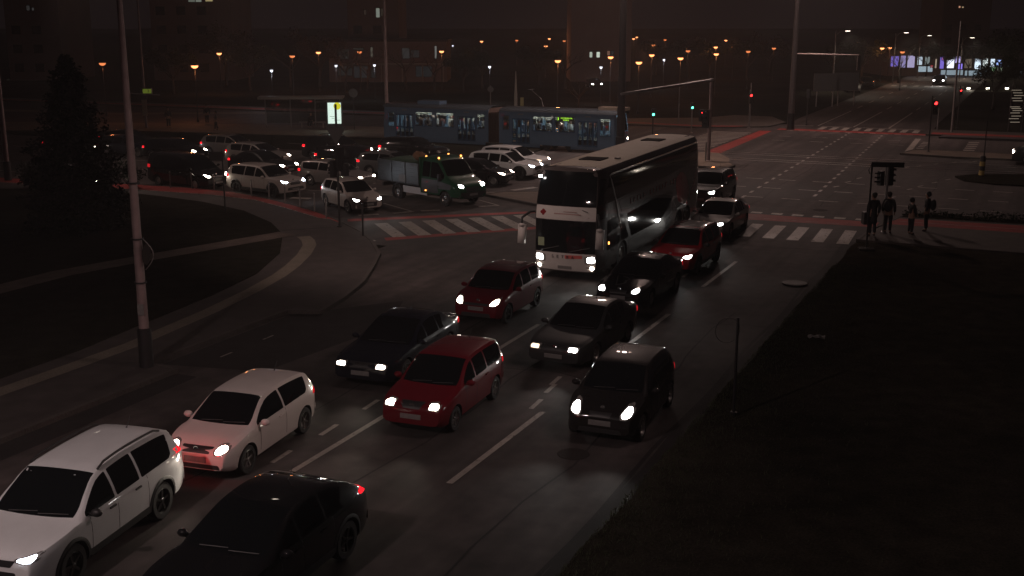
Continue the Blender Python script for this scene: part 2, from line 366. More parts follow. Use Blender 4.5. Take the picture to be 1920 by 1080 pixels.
# ------------------------------------------------------------------ painted markings
g = MB(); Z = .009
def st_strip(a, b, w, z=Z): g.strip(WL([a, b]), w, z)
for s0 in (18.97, 30.19-1.0, 38.1, 8.0): st_strip((s0, -9.99-.004*s0), (s0+4.75, -9.98-.004*s0), .14)
for s0 in (19.38, 28.26): st_strip((s0-1.6, -13.28), (s0+2.8, -13.32), .14)
st_strip((8, -13.25), (13, -13.25), .14)
for s0, t0 in ((20.2, -13.95), (18.4, -13.95), (22.1, -14.0), (23.8, -10.40), (25.7, -10.68), (25.05, -10.55), (39.3, -11.2)): st_strip((s0, t0), (s0+.75, t0-.05), .12)
for k in range(2): st_strip((24.2+1.95*k, -19.9-.02*k), (24.7+1.95*k, -19.9-.02*k), .06)
# dashes across the junction, in rows
for s0, t0 in ((59.75, -1.3), (63.35, -1.1), (67.0, -1.0)):
    for k in range(-4, 9): st_strip((s0, t0-1.93*k), (s0+.02, t0-1.93*k-.98), .13)
for s0, t0 in ((89.8, -16.4), (93.25, -16.6), (89.9, -10.5), (93.3, -11.1)):
    for k in range(3): st_strip((s0, t0-2.9*k+1.4), (s0+.05, t0-2.9*k+.4), .13)
for k in range(21): st_strip((59.2+1.93*k, -13.85-.04*k*.55), (60.0+1.93*k, -13.87-.04*k*.55), .16)
for k in range(20): st_strip((61.2+1.85*k, -10.5-.055*k), (61.95+1.85*k, -10.5-.055*k), .16)
for a in ((65.2, -10.15), (67.4, -9.85), (69.4, -9.5), (62.3, -6.8), (65.8, -6.3), (67.3, -5.9), (69.2, -5.3), (70.9, -4.7), (72.6, -4.0), (72.7, -8.7), (75.9, -7.5), (76.9, -6.9), (78.5, -6.0), (80.0, -5.0), (81.1, -3.8)):
    st_strip(a, (a[0]+.55, a[1]+.22), .13)
for t0 in (-17.85, -14.8, -11.85): st_strip((104.0, t0), (123.0, t0), .14); [st_strip((127+9*k, t0), (131+9*k, t0), .16) for k in range(18)]
for k in range(9): st_strip((100.4, -17.1+.965*k), (103.0, -17.1+.965*k), .48)
st_strip((103.7, -20.3), (103.7, -18.2), .25); st_strip((103.6, -17.5), (103.6, -14.9), .25); st_strip((103.6, -14.5), (103.6, -8.9), .25)
for k in range(12): st_strip((98.5, -19.5+.97*k), (98.5, -19.0+.97*k), .22)
for k in range(7): st_strip((173, -19.6+1.5*k), (176.2, -19.6+1.5*k), .7)
for k in range(14): st_strip((81.2+1.05*k, -24.9), (81.2+1.05*k, -21.7), .5)
st_strip((95.5, -8.62), (85.4, -8.35), .42)
for k in range(7): st_strip((86.0+1.15*k, -8.05), (86.0+1.15*k, -7.55), .5)
for k in range(6): st_strip((86.8+1.5*k, -4.85), (86.8+1.5*k, -4.1), .7)
st_strip((86.6, -2.9), (86.7, -.5), .9)
# zebra on the near arm and on the slip lane
for k in range(11): st_strip((48.2, -7.0-1.03*k), (51.55, -7.15-1.03*k), .5)
for k in range(9):
    a, b = (44.55+.79*k, -27.0+.80*k), (41.95+.79*k, -24.5+.80*k); g.strip(WL([a, b]), .60, Z)
st_strip((49.7, -29.9), (48.05, -27.3), .12); st_strip((48.1, -27.3), (47.2, -27.9), .3); st_strip((46.7, -28.4), (46.0, -29.1), .3); st_strip((49.0, -26.3), (48.4, -27.05), .32)
st_strip((52.7, -26.0), (51.5, -24.3), .12); st_strip((51.5, -24.3), (50.8, -25.1), .2)
st_strip((55.3, -26.9), (56.0, -25.1), .3); st_strip((55.3, -26.9), (54.4, -25.6), .35); st_strip((56.0, -25.2), (55.2, -25.0), .4); st_strip((56.6, -25.9), (58.2, -25.2), .45)
st_strip((49.3, -35.3), (49.5, -34.2), .5); st_strip((50.2, -38), (50.6, -36.8), .3)
for s0 in (52.3, 56.0, 59.8, 63.6):
    for k in range(9): st_strip((s0-.18*k, -29.5-4.6*k), (s0-.09-.18*k, -32.3-4.6*k), .12)
for k in range(6): st_strip((44.5-.9*k, -19.9+.28*k+2), (44.0-.9*k, -19.75+.28*k+2), .14)
st_strip((40.6, -25.0), (41.0, -25.5), .3)
ground('road_marking', g, MT['line'])
g = MB()
g.sheet(WL([(44.35, -28.65), (50.15, -21.7), (50.6, -22.0), (44.9, -29.0)]), .004); g.sheet(WL([(41.0, -24.6), (46.2, -19.9), (46.7, -20.2), (41.5, -25.0)]), .004)
ground('cycle_crossing', g, MT['red'])
# small things lying about
def plate_thing(): 
    b = MB(); b.lathe([(.001, .02), (.42, .02), (.44, .0), (.44, -.02)], n=28); b.lathe([(.30, .026), (.34, .026), (.34, .02)], n=28)
    o = b.build('manhole_cover', M('cast_iron', (.035, .028, .026), .7, noise=.3)); p = W(41.3, -6.0); x, y = G(1490, 533); o.location = (x, y, .04)
    tag(o, 'round metal manhole cover lying in the dark grass verge', 'manhole cover')
plate_thing()
b = MB(); random.seed(3)
vs = []
for i in range(6):
    for j in range(5): vs.append((i*.09-.22+random.uniform(-.02, .02), j*.07-.14+random.uniform(-.02, .02), .03+random.uniform(0, .09)))
b.add(vs, [(i*5+j, (i+1)*5+j, (i+1)*5+j+1, i*5+j+1) for i in range(5) for j in range(4)])
o = b.build('litter', M('crumpled_paper', (.16, .15, .14), .8)); x, y = G(1530, 638); o.location = (x, y, .035)
tag(o, 'crumpled pale scrap of paper lying on the dark grass', 'litter')
# ------------------------------------------------------------------ vehicles
def pchip(pts):
    pts = sorted(pts); xs = [p[0] for p in pts]; ys = [p[1] for p in pts]; n = len(xs)
    h = [xs[i+1]-xs[i] for i in range(n-1)]; d = [(ys[i+1]-ys[i])/h[i] for i in range(n-1)]
    m = [d[0]] + [0]*(n-2) + [d[-1]]
    for i in range(1, n-1):
        if d[i-1]*d[i] > 0:
            w1, w2 = 2*h[i]+h[i-1], h[i]+2*h[i-1]; m[i] = (w1+w2)/(w1/d[i-1]+w2/d[i])
    def f(x):
        if x <= xs[0]: return ys[0]
        if x >= xs[-1]: return ys[-1]
        i = max(j for j in range(n-1) if xs[j] <= x); t = (x-xs[i])/h[i]
        return (1+2*t)*(1-t)**2*ys[i] + t*(1-t)**2*h[i]*m[i] + t*t*(3-2*t)*ys[i+1] + t*t*(t-1)*h[i]*m[i+1]
    return f
def clamp(x, a=0., b=1.): return max(a, min(b, x))
def sstep(x): x = clamp(x); return x*x*(3-2*x)

# side outlines: (x / length, z / height), nose first
TOP = dict(
 hatch=[(.5,.34),(.494,.42),(.478,.475),(.445,.52),(.38,.585),(.315,.625),(.262,.655),(.155,.83),(.075,.945),(.005,.983),(-.12,1.0),(-.30,.982),(-.39,.95),(-.43,.90),(-.47,.70),(-.486,.58),(-.497,.45),(-.5,.34)],
 mini=[(.5,.32),(.494,.42),(.482,.475),(.455,.515),(.38,.565),(.29,.61),(.245,.64),(.13,.84),(.06,.945),(-.0,.982),(-.14,1.0),(-.30,.995),(-.42,.97),(-.455,.93),(-.475,.80),(-.488,.60),(-.497,.46),(-.5,.32)],
 sedan=[(.5,.34),(.494,.44),(.477,.50),(.43,.55),(.32,.60),(.215,.645),(.10,.83),(.01,.955),(-.05,.988),(-.12,1.0),(-.19,.988),(-.26,.935),(-.345,.785),(-.375,.745),(-.44,.73),(-.482,.705),(-.495,.55),(-.5,.36)],
 suv=[(.5,.30),(.496,.44),(.487,.515),(.462,.56),(.39,.60),(.30,.625),(.248,.645),(.155,.82),(.08,.945),(.01,.985),(-.13,1.0),(-.31,.988),(-.41,.955),(-.435,.925),(-.47,.73),(-.488,.60),(-.498,.45),(-.5,.32)],
 estate=[(.5,.34),(.494,.44),(.477,.50),(.43,.55),(.32,.60),(.215,.645),(.10,.83),(.01,.955),(-.05,.988),(-.14,1.0),(-.30,.99),(-.41,.955),(-.44,.92),(-.475,.72),(-.488,.60),(-.497,.45),(-.5,.34)],
 coupe=[(.5,.30),(.496,.42),(.485,.50),(.455,.55),(.37,.60),(.28,.63),(.22,.655),(.11,.83),(.02,.95),(-.05,.987),(-.12,1.0),(-.20,.985),(-.29,.935),(-.37,.85),(-.43,.745),(-.47,.67),(-.49,.58),(-.497,.45),(-.5,.32)],
 van=[(.5,.22),(.495,.36),(.485,.42),(.455,.47),(.38,.525),(.33,.55),(.22,.78),(.15,.91),(.08,.965),(.0,.985),(-.2,1.0),(-.43,.99),(-.47,.965),(-.488,.90),(-.494,.6),(-.498,.4),(-.5,.24)],
)
SPEC = dict(hatch=(.262,.068,-.405,-.465), mini=(.245,.05,-.44,-.485), sedan=(.215,.0,-.22,-.365), suv=(.248,.072,-.42,-.468), estate=(.215,.0,-.425,-.473), coupe=(.22,.01,-.26,-.44), van=(.33,.10,-.46,-.49))

def make_shell(L, Wd, H, body, wb, r, clear=.19, belt=(.60, .655), tumble=.72, nose=.80):
    top = pchip([(x*L, z*H) for x, z in TOP[body]]); cow, rf, re, rb = [k*L for k in SPEC[body]]
    hl = L/2
    def hw(x):
        a = clamp((abs(x)-hl*.60)/(hl*.40)); k = (1-nose) if x > 0 else (1-nose)*.8
        return Wd/2*(1-k*a**2.6)
    def beltz(x): return H*(belt[0] + (belt[1]-belt[0])*clamp((hl-x)/L))
    def sect(x):
        zt = top(x); w = hw(x); zb = min(beltz(x), zt-.035 if zt < beltz(x)+.035 else 9)
        e = clamp((abs(x)-hl*.82)/(hl*.18)); z0 = clear + .09*e*e
        zb = max(zb, z0+.06); zt = max(zt, zb+.03)
        gq = clamp((zt-zb)/(H-beltz(x))) if x < cow+.05 else clamp((zt-zb)/(H-beltz(x)))*.9
        gb = sstep(gq/.5)
        ye_hood, ye_roof = w*.88, w*(.95-(.95-tumble)*gq)
        ye = ye_hood*(1-gb)+ye_roof*gb; ze = zt-(.022*(1-gb)+(.035+.03*gq)*gb)
        ze = max(ze, zb+.008); yb = w*.965
        mid = zb-z0
        p = [(0, z0), (.72*w, z0), (.90*w, z0+.015), (.965*w, z0+.07), (.985*w, z0+.34*mid), (w, z0+.62*mid), (.995*w, z0+.80*mid), (.985*w, z0+.93*mid), (yb, zb)]
        bul = .012*gb
        p += [((yb*2+ye)/3+bul, zb+(ze-zb)*.36), ((yb+ye*2)/3+bul, zb+(ze-zb)*.70), (ye, ze), (.955*ye, zt-(zt-ze)*.45), (.86*ye, zt-.012*(.4+gb)), (.5*ye, zt-.004), (0, zt)]
        return p
    xs = sorted(set([round(x*L, 4) for x, _ in TOP[body]] + [round(-hl+L*i/44, 4) for i in range(45)] + [round(s*(hl-d), 4) for s in (-1, 1) for d in (.02, .05, .09, .14)]))
    rings = []; m = None
    for x in xs:
        h = sect(x); ring = [(x, y, z) for y, z in h] + [(x, -y, z) for y, z in h[-2:0:-1]]
        rings.append(ring); m = len(ring)
    b = MB(); b.v = [p for q in rings for p in q]; n = len(xs)
    for i in range(n-1):
        for k in range(m): b.f.append((i*m+k, i*m+(k+1) % m, (i+1)*m+(k+1) % m, (i+1)*m+k))
    b.f.append(tuple(range(m))); b.f.append(tuple(range((n-1)*m+m-1, (n-1)*m-1, -1)))
    b.f = [f[::-1] for f in b.f]
    return b, dict(top=top, hw=hw, beltz=beltz, sect=sect, cow=cow, rf=rf, re=re, rb=rb, hl=hl)

def cut_wells(o, cuts, mat):
    """boolean out the wheel wells; cuts: (x, z, r, y_in)"""
    c = MB()
    for x, z, r, yi, yo in cuts:
        for s in (-1, 1):
            q = MB(); q.lathe([(.001, 0), (r, 0), (r, yo-yi), (.001, yo-yi)], n=40, axis='Y')
            vs = [(p[0]+x, (p[1]+yi) if s > 0 else (p[1]-yo), p[2]+z) for p in q.v]; c.add(vs, q.f)
    t = c.build('cutter', mat); bm = bmesh.new(); bm.from_mesh(t.data); bmesh.ops.remove_doubles(bm, verts=bm.verts, dist=.003); bmesh.ops.recalc_face_normals(bm, faces=bm.faces); bm.to_mesh(t.data); bm.free()
    bm = bmesh.new(); bm.from_mesh(o.data); bmesh.ops.recalc_face_normals(bm, faces=bm.faces); bm.to_mesh(o.data); bm.free()
    if mat.name not in [k.name for k in o.data.materials]: o.data.materials.append(mat)
    md = o.modifiers.new('b', 'BOOLEAN'); md.object = t; md.operation = 'DIFFERENCE'; md.solver = 'EXACT'; md.material_mode = 'TRANSFER'
    dg = bpy.context.evaluated_depsgraph_get(); dg.update(); me = bpy.data.meshes.new_from_object(o.evaluated_get(dg))
    o.modifiers.clear(); old = o.data; o.data = me; bpy.data.meshes.remove(old); td = t.data; bpy.data.objects.remove(t); bpy.data.meshes.remove(td)
    for p in me.polygons: p.use_smooth = True
    me.set_sharp_from_angle(angle=radians(32))

def rpoly(pts, r=.03, n=3):
    out = []; N = len(pts)
    for i in range(N):
        a, p, c = pts[i-1], pts[i], pts[(i+1) % N]
        la = math.hypot(a[0]-p[0], a[1]-p[1]); lc = math.hypot(c[0]-p[0], c[1]-p[1]); k = min(r, la*.45, lc*.45)
        A = (p[0]+(a[0]-p[0])*k/la, p[1]+(a[1]-p[1])*k/la); B = (p[0]+(c[0]-p[0])*k/lc, p[1]+(c[1]-p[1])*k/lc)
        for j in range(n+1):
            t = j/n; out.append(((1-t)**2*A[0]+2*t*(1-t)*p[0]+t*t*B[0], (1-t)**2*A[1]+2*t*(1-t)*p[1]+t*t*B[1]))
    return out
def resamp(poly, s):
    out = []
    for i in range(len(poly)):
        a, b = poly[i], poly[(i+1) % len(poly)]; n = max(1, int(math.hypot(b[0]-a[0], b[1]-a[1])/s))
        out += [(a[0]+(b[0]-a[0])*k/n, a[1]+(b[1]-a[1])*k/n) for k in range(n)]
    return out
def patch(mb, bvh, poly, axis, side, off=.005, sink=.02, step=.09, far=30, proud=0.0):
    """a panel that follows the body: outline in the plane across `axis`, pressed onto the shell from `side`"""
    ol = resamp(poly, step); n = len(ol); cx = sum(p[0] for p in ol)/n; cy = sum(p[1] for p in ol)/n
    d = Vector([(-side if axis == a else 0) for a in 'xyz'])
    def hit(a, b, e):
        o = Vector({'x': (side*far, a, b), 'y': (a, side*far, b), 'z': (a, b, side*far)}[axis]); r = bvh.ray_cast(o, d)
        if r[0] is None:
            q = Vector({'x': (side*9, a, b), 'y': (a, side*9, b), 'z': (a, b, side*9)}[axis]); 
            nr = bvh.find_nearest(Vector({'x': (side*3, a, b), 'y': (a, side*.7, b), 'z': (a, b, side)}[axis])); return nr[0] - d*e
        return r[0] - d*e
    rings = [1.0, .86, .6, .3]; vs = []; 
    for p in ol: vs.append(hit(p[0], p[1], -sink))
    for k in rings:
        for p in ol: vs.append(hit(cx+(p[0]-cx)*k, cy+(p[1]-cy)*k, off+(proud if k < .95 else 0)))
    vs.append(hit(cx, cy, off+proud)); R = len(rings)+1; fs = []
    for i in range(R-1):
        for j in range(n): fs.append((i*n+j, i*n+(j+1) % n, (i+1)*n+(j+1) % n, (i+1)*n+j))
    for j in range(n): fs.append(((R-1)*n+j, (R-1)*n+(j+1) % n, R*n))
    nv = (vs[(R-1)*n+1]-vs[R*n]).cross(vs[(R-1)*n+0]-vs[R*n]); 
    if nv.dot(-d) > 0: fs = [f[::-1] for f in fs]
    mb.add([tuple(v) for v in vs], fs)
def patch_obj(name, parent, bvh, poly, axis, side, mat, **k):
    b = MB(); patch(b, bvh, poly, axis, side, **k); return b.build(name, mat, parent, True, 40)

WHEELS = {}
def wheel(parent, x, y, r, side, rim='alloy5', w=.20):
    key = (round(r, 3), rim, w)
    if key not in WHEELS:
        t = MB(); ri = r*.66; h = w/2
        t.lathe([(ri, -h), (r*.93, -h), (r*.985, -h*.8), (r, -h*.5), (r, h*.5), (r*.985, h*.8), (r*.93, h), (ri, h), (ri-.01, h*.8), (ri-.01, -h*.8)], n=36, axis='Y', close=True)
        d = MB()
        ns = {'alloy5': 5, 'alloy6': 6, 'alloy7': 7, 'steel': 0, 'dark': 5, 'truck': 0}[rim]
        d.lathe([(ri*1.0, h*.86), (ri*.93, h*.92), (ri*.90, h*.70), (ri*.88, h*.1)], n=36, axis='Y')
        d.lathe([(ri*.9, h*.05), (.001, h*.05)], n=24, axis='Y')
        d.lathe([(ri*.20, h*.4), (ri*.20, h*.86), (ri*.15, h*.95), (.001, h*.95)], n=16, axis='Y')
        if ns:
            for k in range(ns):
                a = 2*pi*k/ns + .3; ww = ri*(.20 if ns < 7 else .13); c, s = cos(a), sin(a)
                q = MB(); q.box((0, 0, 0), (ri*.78, h*.35, ww)); 
                d.add([(c*(p[0]+ri*.54)-s*p[2], p[1]+h*.62, s*(p[0]+ri*.54)+c*p[2]) for p in q.v], q.f)
        else:
            d.lathe([(ri*.88, h*.35), (ri*.62, h*.62), (ri*.40, h*.55), (ri*.2, h*.6)], n=24, axis='Y')
        def mk(q, nm, mat, sm):
            me = bpy.data.meshes.new(nm); me.from_pydata(q.v, [], q.f); me.validate(); me.materials.append(mat)
            bm = bmesh.new(); bm.from_mesh(me); bmesh.ops.recalc_face_normals(bm, faces=bm.faces); bm.to_mesh(me); bm.free()
            for p in me.polygons: p.use_smooth = True
            me.set_sharp_from_angle(angle=radians(38)); return me
        WHEELS[key] = (mk(t, 'tyre', MT['tyre'], 1), mk(d, 'rim', MT['rim_dark' if rim == 'dark' else 'rim'], 1))
    e = sub_empty('wheel', parent, (x, y, r), 0 if side > 0 else pi)
    e.rotation_euler = (0, radians(random.uniform(0, 70)), 0 if side > 0 else pi)
    for me, nm in zip(WHEELS[key], ('tyre', 'rim')):
        o = bpy.data.objects.new(nm, me); COL.objects.link(o); o.parent = e
    return e
def spot(name, parent, loc, direction, power, col=(1, .9, .78), size=60, blend=.85, rad=.05):
    d = bpy.data.lights.new(name, 'SPOT'); d.energy = power; d.color = col; d.spot_size = radians(size); d.spot_blend = blend; d.shadow_soft_size = rad
    o = bpy.data.objects.new(name, d); COL.objects.link(o); o.parent = parent; o.location = loc
    o.rotation_euler = Vector(direction).to_track_quat('-Z', 'Y').to_euler(); return o
def point(name, parent, loc, power, col, rad=.1):
    d = bpy.data.lights.new(name, 'POINT'); d.energy = power; d.color = col; d.shadow_soft_size = rad
    o = bpy.data.objects.new(name, d); COL.objects.link(o); o.parent = parent; o.location = loc; return o

def car(name, label, cat, xy, hd, L, Wd, H, wb, body, col, r=.31, rim='alloy5', hl=None, hlmat='hl_warm', grille=None, intake=None, hz=.66, hwid=.57, tail='tail_dim', tailp=None,
        roof=None, rails=False, clad=False, belt=(.60, .655), clear=.19, doors=4, group='cars queuing on the main road', beam=1.0, fog=False, antenna=True, badge=None, lights=True, hr_mat=None, detail=True, handles=True, tumble=.72, nose=.80, brake=0, platepos=None, mirror_mat=None, plate_lit=False, pl_w=.50):
    root = thing(name, label, cat, (xy[0], xy[1], 0), radians(hd), group)
    pm = col; H *= .965
    b, S = make_shell(L, Wd, H, body, wb, r, clear, belt, tumble, nose)
    bvh = BVHTree.FromPolygons(b.v, b.f)
    bo = b.build('body', pm, None, True)
    fx, rx = wb/2 + .03, -wb/2 + .03
    cut_wells(bo, [(fx, r, r+.055, Wd/2-.30, Wd/2+.1), (rx, r, r+.055, Wd/2-.30, Wd/2+.1)], MT['black'])
    bo.parent = root
    for x in (fx, rx):
        for s in (-1, 1): wheel(root, x, s*(Wd/2-.125), r, s, rim)
    gl = MT['glass']; top, sect, bz = S['top'], S['sect'], S['beltz']; cow, rf, re, rb = S['cow'], S['rf'], S['re'], S['rb']
    def ye(x): return sect(x)[11][0]
    # windscreen: outline in plan, pressed down onto the shell
    n = 8; xs = [cow-.05 + (rf-.02-(cow-.05))*i/n for i in range(n+1)]
    bow = lambda f: .0
    left = [(x, ye(x)*(.90+.03*i/n)) for i, x in enumerate(xs)]
    front = [(cow-.05+.05*(1-(k/3.)**2), ye(cow-.05)*.90*k/3) for k in (-2, -1, 0, 1, 2)]
    poly = left + [(p[0], -p[1]) for p in left[::-1]] + front
    patch_obj('windscreen', root, bvh, poly, 'z', 1, gl, off=.006, step=.12)
    if body not in ('sedan', 'coupe', 'van'):
        zt, zl = top(re)-.05, bz(rb)+.05; yt, yl = ye(re)*.86, ye(rb+.05)*.9
        patch_obj('rear_window', root, bvh, rpoly([(-yl, zl), (-yt, zt), (yt, zt), (yl, zl)], .06), 'x', -1, gl, off=.006)
    elif body != 'van':
        xs = [re-.02 + (rb+.04-re)*i/6 for i in range(7)]; lf = [(x, ye(x)*.88) for x in xs]
        patch_obj('rear_window', root, bvh, lf + [(p[0], -p[1]) for p in lf[::-1]], 'z', 1, gl, off=.006, step=.12)
    # side glass
    def gt(x): q = sect(x); return q[11][1]-.030
    def gb(x): return bz(x)+.030
    pb = .04*L - .10 if doors == 4 else -.08*L
    x0 = cow-.16
    while gt(x0)-gb(x0) < .05 and x0 > -1: x0 -= .03
    rear_end = {'hatch': re+.10, 'mini': re+.02, 'sedan': re-.10, 'suv': re+.08, 'estate': re+.04, 'coupe': re-.22, 'van': .05*L}[body]
    cuts = [x0, pb] + ([pb-.085*1 - .60*(wb/2.6) - .06] if doors == 4 and body != 'van' else []) + [rear_end]
    if body == 'van': cuts = [x0, .05*L]
    for i in range(len(cuts)-1):
        xa, xb = cuts[i]-(.035 if i else 0), cuts[i+1]+.035
        if xa-xb < .12: continue
        n = 6; up = [(xa+(xb-xa)*k/n, gt(xa+(xb-xa)*k/n)) for k in range(n+1)]; lo = [(xa+(xb-xa)*k/n, gb(xa+(xb-xa)*k/n)) for k in range(n+1)]
        if i == len(cuts)-2 and body != 'van':       # last pane tapers
            lean = {'hatch': .10, 'mini': .06, 'sedan': .16, 'suv': .10, 'estate': .08, 'coupe': .22}[body]
            lo = [(x+(lean*.9 if k == n else 0), z+(.05 if k == n else 0)) for k, (x, z) in enumerate(lo)]
        if i == 0: up = up[1:]; up.insert(0, (xa-.02, gb(xa)+.06))
        pl = rpoly(lo + up[::-1], .025, 2)
        for s in (1, -1): patch_obj('side_window', root, bvh, pl, 'y', s, gl, off=.005, step=.1)
    # lamps
    lp = hl or [(hwid-.16, hz-.06), (hwid-.10, hz+.075), (hwid+.10, hz+.085), (hwid+.17, hz+.02), (hwid+.13, hz-.075)]
    for s in (1, -1):
        cy0 = sum(a for a, c in lp)/len(lp); cz0 = sum(c for a, c in lp)/len(lp)
        q = rpoly([(s*(cy0+(a-cy0)*.76), cz0+(c-cz0)*.74) for a, c in lp], .03, 3)
        mat = MT[hlmat] if lights else MT['lens']
        if s < 0 and hr_mat: mat = MT[hr_mat]
        cy = sum(a for a, c in lp)/len(lp); cz = sum(c for a, c in lp)/len(lp)
        patch_obj('headlight', root, bvh, rpoly([(s*(cy+(a-cy)*1.08), cz+(c-cz)*1.08) for a, c in lp], .03, 3), 'x', 1, MT['lens'], off=.004, step=.05) if detail else None
        ho = patch_obj('headlight_bulb' if detail else 'headlight', root, bvh, q, 'x', 1, mat, off=.012, step=.05)
        if lights and beam > 0:
            spot('headlight_beam', root, (L/2+.12, s*hwid, hz), (1, .05*s, -.055), HEAD_W*beam*(.15 if (s < 0 and hr_mat) else 1), {'hl_warm': (1, .86, .70), 'hl_white': (1, .96, .9), 'hl_cold': (.84, .9, 1)}[hlmat])
        if fog: patch_obj('fog_lamp', root, bvh, rpoly([(s*(hwid-.02)+dx, .36+dz) for dx, dz in ((-.05, -.05), (-.05, .05), (.05, .05), (.05, -.05))], .04), 'x', 1, MT['lens'], off=.006, step=.03)
        tp = tailp or [(Wd/2-.30, H*.56), (Wd/2-.28, H*.64), (Wd/2-.07, H*.65), (Wd/2-.05, H*.55)]
        patch_obj('tail_light', root, bvh, rpoly([(s*a, c) for a, c in tp], .03, 2), 'x', -1, MT[tail], off=.012, step=.05)
        zc = sum(c for _, c in tp)/len(tp); hq = (max(c for _, c in tp)-min(c for _, c in tp))/2     # the lens wraps round the corner
        patch_obj('tail_light', root, bvh, rpoly([(-L/2+.05, zc-hq), (-L/2+.05, zc+hq), (-L/2+.26, zc+hq*.8), (-L/2+.24, zc-hq*.7)], .03, 2), 'y', s, MT[tail], off=.008, step=.05)
    if brake:
        for s in (1, -1): spot('brake_glow', root, (-L/2-.12, s*(Wd/2-.2), H*.62), (-1, 0, -.1), brake, (1, .03, .04), 150, .5, .08)
    for q, r_ in ((grille, .02), (intake, .03)):
        if q: patch_obj('grille' if q is grille else 'air_intake', root, bvh, rpoly(q, r_), 'x', 1, MT['plastic'], off=.006, step=.06)
    if detail:
        pz = platepos or .42
        pw = pl_w/2; patch_obj('number_plate', root, bvh, [(-pw, pz-.055), (-pw, pz+.055), (pw, pz+.055), (pw, pz-.055)], 'x', 1, MT['plate'], off=.016, sink=.01, step=.2)
    patch_obj('number_plate', root, bvh, [(-.25, H*.42), (-.25, H*.42+.11), (.25, H*.42+.11), (.25, H*.42)], 'x', -1, MT['lit_plate' if plate_lit else 'plate'], off=.014, sink=.01, step=.2)
    if badge == 'ring':
        bb = MB(); x = bvh.ray_cast(Vector((9, 0, hz)), Vector((-1, 0, 0)))[0].x + .012; bb.lathe([(.052, 0), (.066, 0), (.066, .01), (.052, .01)], (x, 0, hz), 20, 'X', True)
        bb.box((x+.005, .0, hz-.02), (.008, .012, .05), rx=.5); bb.box((x+.005, -.012, hz+.018), (.008, .01, .05), rx=-.4); bb.box((x+.005, .012, hz+.018), (.008, .01, .05), rx=.4)
        bb.build('badge', MT['chrome'], root)
    elif badge == 'rings4':
        bb = MB(); x = bvh.ray_cast(Vector((9, 0, hz+.02)), Vector((-1, 0, 0)))[0].x + .012
        for k in range(4): bb.lathe([(.034, 0), (.043, 0), (.043, .008), (.034, .008)], (x, -.102+.068*k, hz+.02), 18, 'X', True)
        bb.build('badge', MT['chrome'], root)
    elif badge == 'wing':
        bb = MB(); x = bvh.ray_cast(Vector((9, 0, hz)), Vector((-1, 0, 0)))[0].x + .012
        bb.lathe([(.045, 0), (.055, 0), (.055, .01), (.045, .01)], (x, 0, hz), 18, 'X', True); bb.box((x+.004, .022, hz+.008), (.008, .05, .01), rx=.6); bb.box((x+.004, -.022, hz+.008), (.008, .05, .01), rx=-.6)
        bb.tube([(x-.02, -.28, hz+.05), (x, -.2, hz-.045), (x, 0, hz-.075), (x, .2, hz-.045), (x-.02, .28, hz+.05)], .010, 6); bb.build('badge', MT['chrome'], root)
    elif badge == 'disc':
        bb = MB(); x = bvh.ray_cast(Vector((9, 0, hz+.03)), Vector((-1, 0, 0)))[0].x + .012; bb.lathe([(.001, .012), (.05, .008), (.055, 0)], (x, 0, hz+.03), 18, 'X'); bb.build('badge', MT['chrome'], root)
    # mirrors
    for s in (1, -1):
        mx, mz = cow-.30, bz(cow)+.075; m_ = MB(); m_.ball((mx, s*(Wd/2+.09), mz), .1, 12, 8, (.75, 1.05, .72)); m_.box((mx-.01, s*(Wd/2-.01), mz-.04), (.07, .12, .04))
        m_.build('wing_mirror', mirror_mat or pm, root, True, 50)
    if detail:
        # door gaps, sill, handles, wipers
        for s in (1, -1):
            for xd in ([cow-.28, pb-.0, pb-.62*(wb/2.6)-.30] if doors == 4 else [cow-.26, pb-.02]):
                zt_ = bz(xd)+.01; patch_obj('door_gap', root, bvh, [(xd-.005, clear+.14), (xd-.005, zt_), (xd+.005, zt_), (xd+.005, clear+.14)], 'y', s, MT['black'], off=.002, sink=.004, step=.12)
            if handles:
                for xd in ([pb+.16, pb-.62] if doors == 4 else [pb+.20]):
                    h_ = MB(); zz = bz(xd)-.09; yy = bvh.ray_cast(Vector((xd, s*5, zz)), Vector((0, -s, 0)))[0].y; h_.box((xd, yy+s*.012, zz), (.17, .03, .03)); h_.build('door_handle', mirror_mat or pm, root)
        wp = MB(); x1 = cow-.02
        for y1, y2 in ((.10, .62), (-.45, .05)):
            a = Vector((x1, y1*Wd/1.8, top(x1)+.03)); c = Vector((x1-.06, y2*Wd/1.8, top(x1-.06)+.02)); wp.tube([a, c], .009, 5)
        wp.build('wiper', MT['black'], root)
    if antenna:
        a_ = MB(); xa = re+.25; a_.tube([(xa, 0, top(xa)-.01), (xa-.03, 0, top(xa)+.03), (xa-.16, 0, top(xa)+.19)], [.02, .01, .004], 6); a_.build('antenna', MT['black'], root)
    if roof:      # contrasting roof skin
        n = 8; xs = [rf-.02 + (re-rf)*i/n for i in range(n+1)]; lf = [(x, ye(x)*1.0) for x in xs]
        patch_obj('roof', root, bvh, lf + [(p[0], -p[1]) for p in lf[::-1]], 'z', 1, roof, off=.004, step=.15)
    if rails:
        for s in (1, -1):
            q = MB(); n = 10; xa, xb = rf-.12, re+.20
            pts = [(xa+(xb-xa)*k/n, s*ye(xa+(xb-xa)*k/n)*.955, top(xa+(xb-xa)*k/n)+(.035 if 0 < k < n else -.01)) for k in range(n+1)]
            q.tube(pts, .022, 6); q.build('roof_rail', MT['black'] if rails is True else rails, root, True, 50)
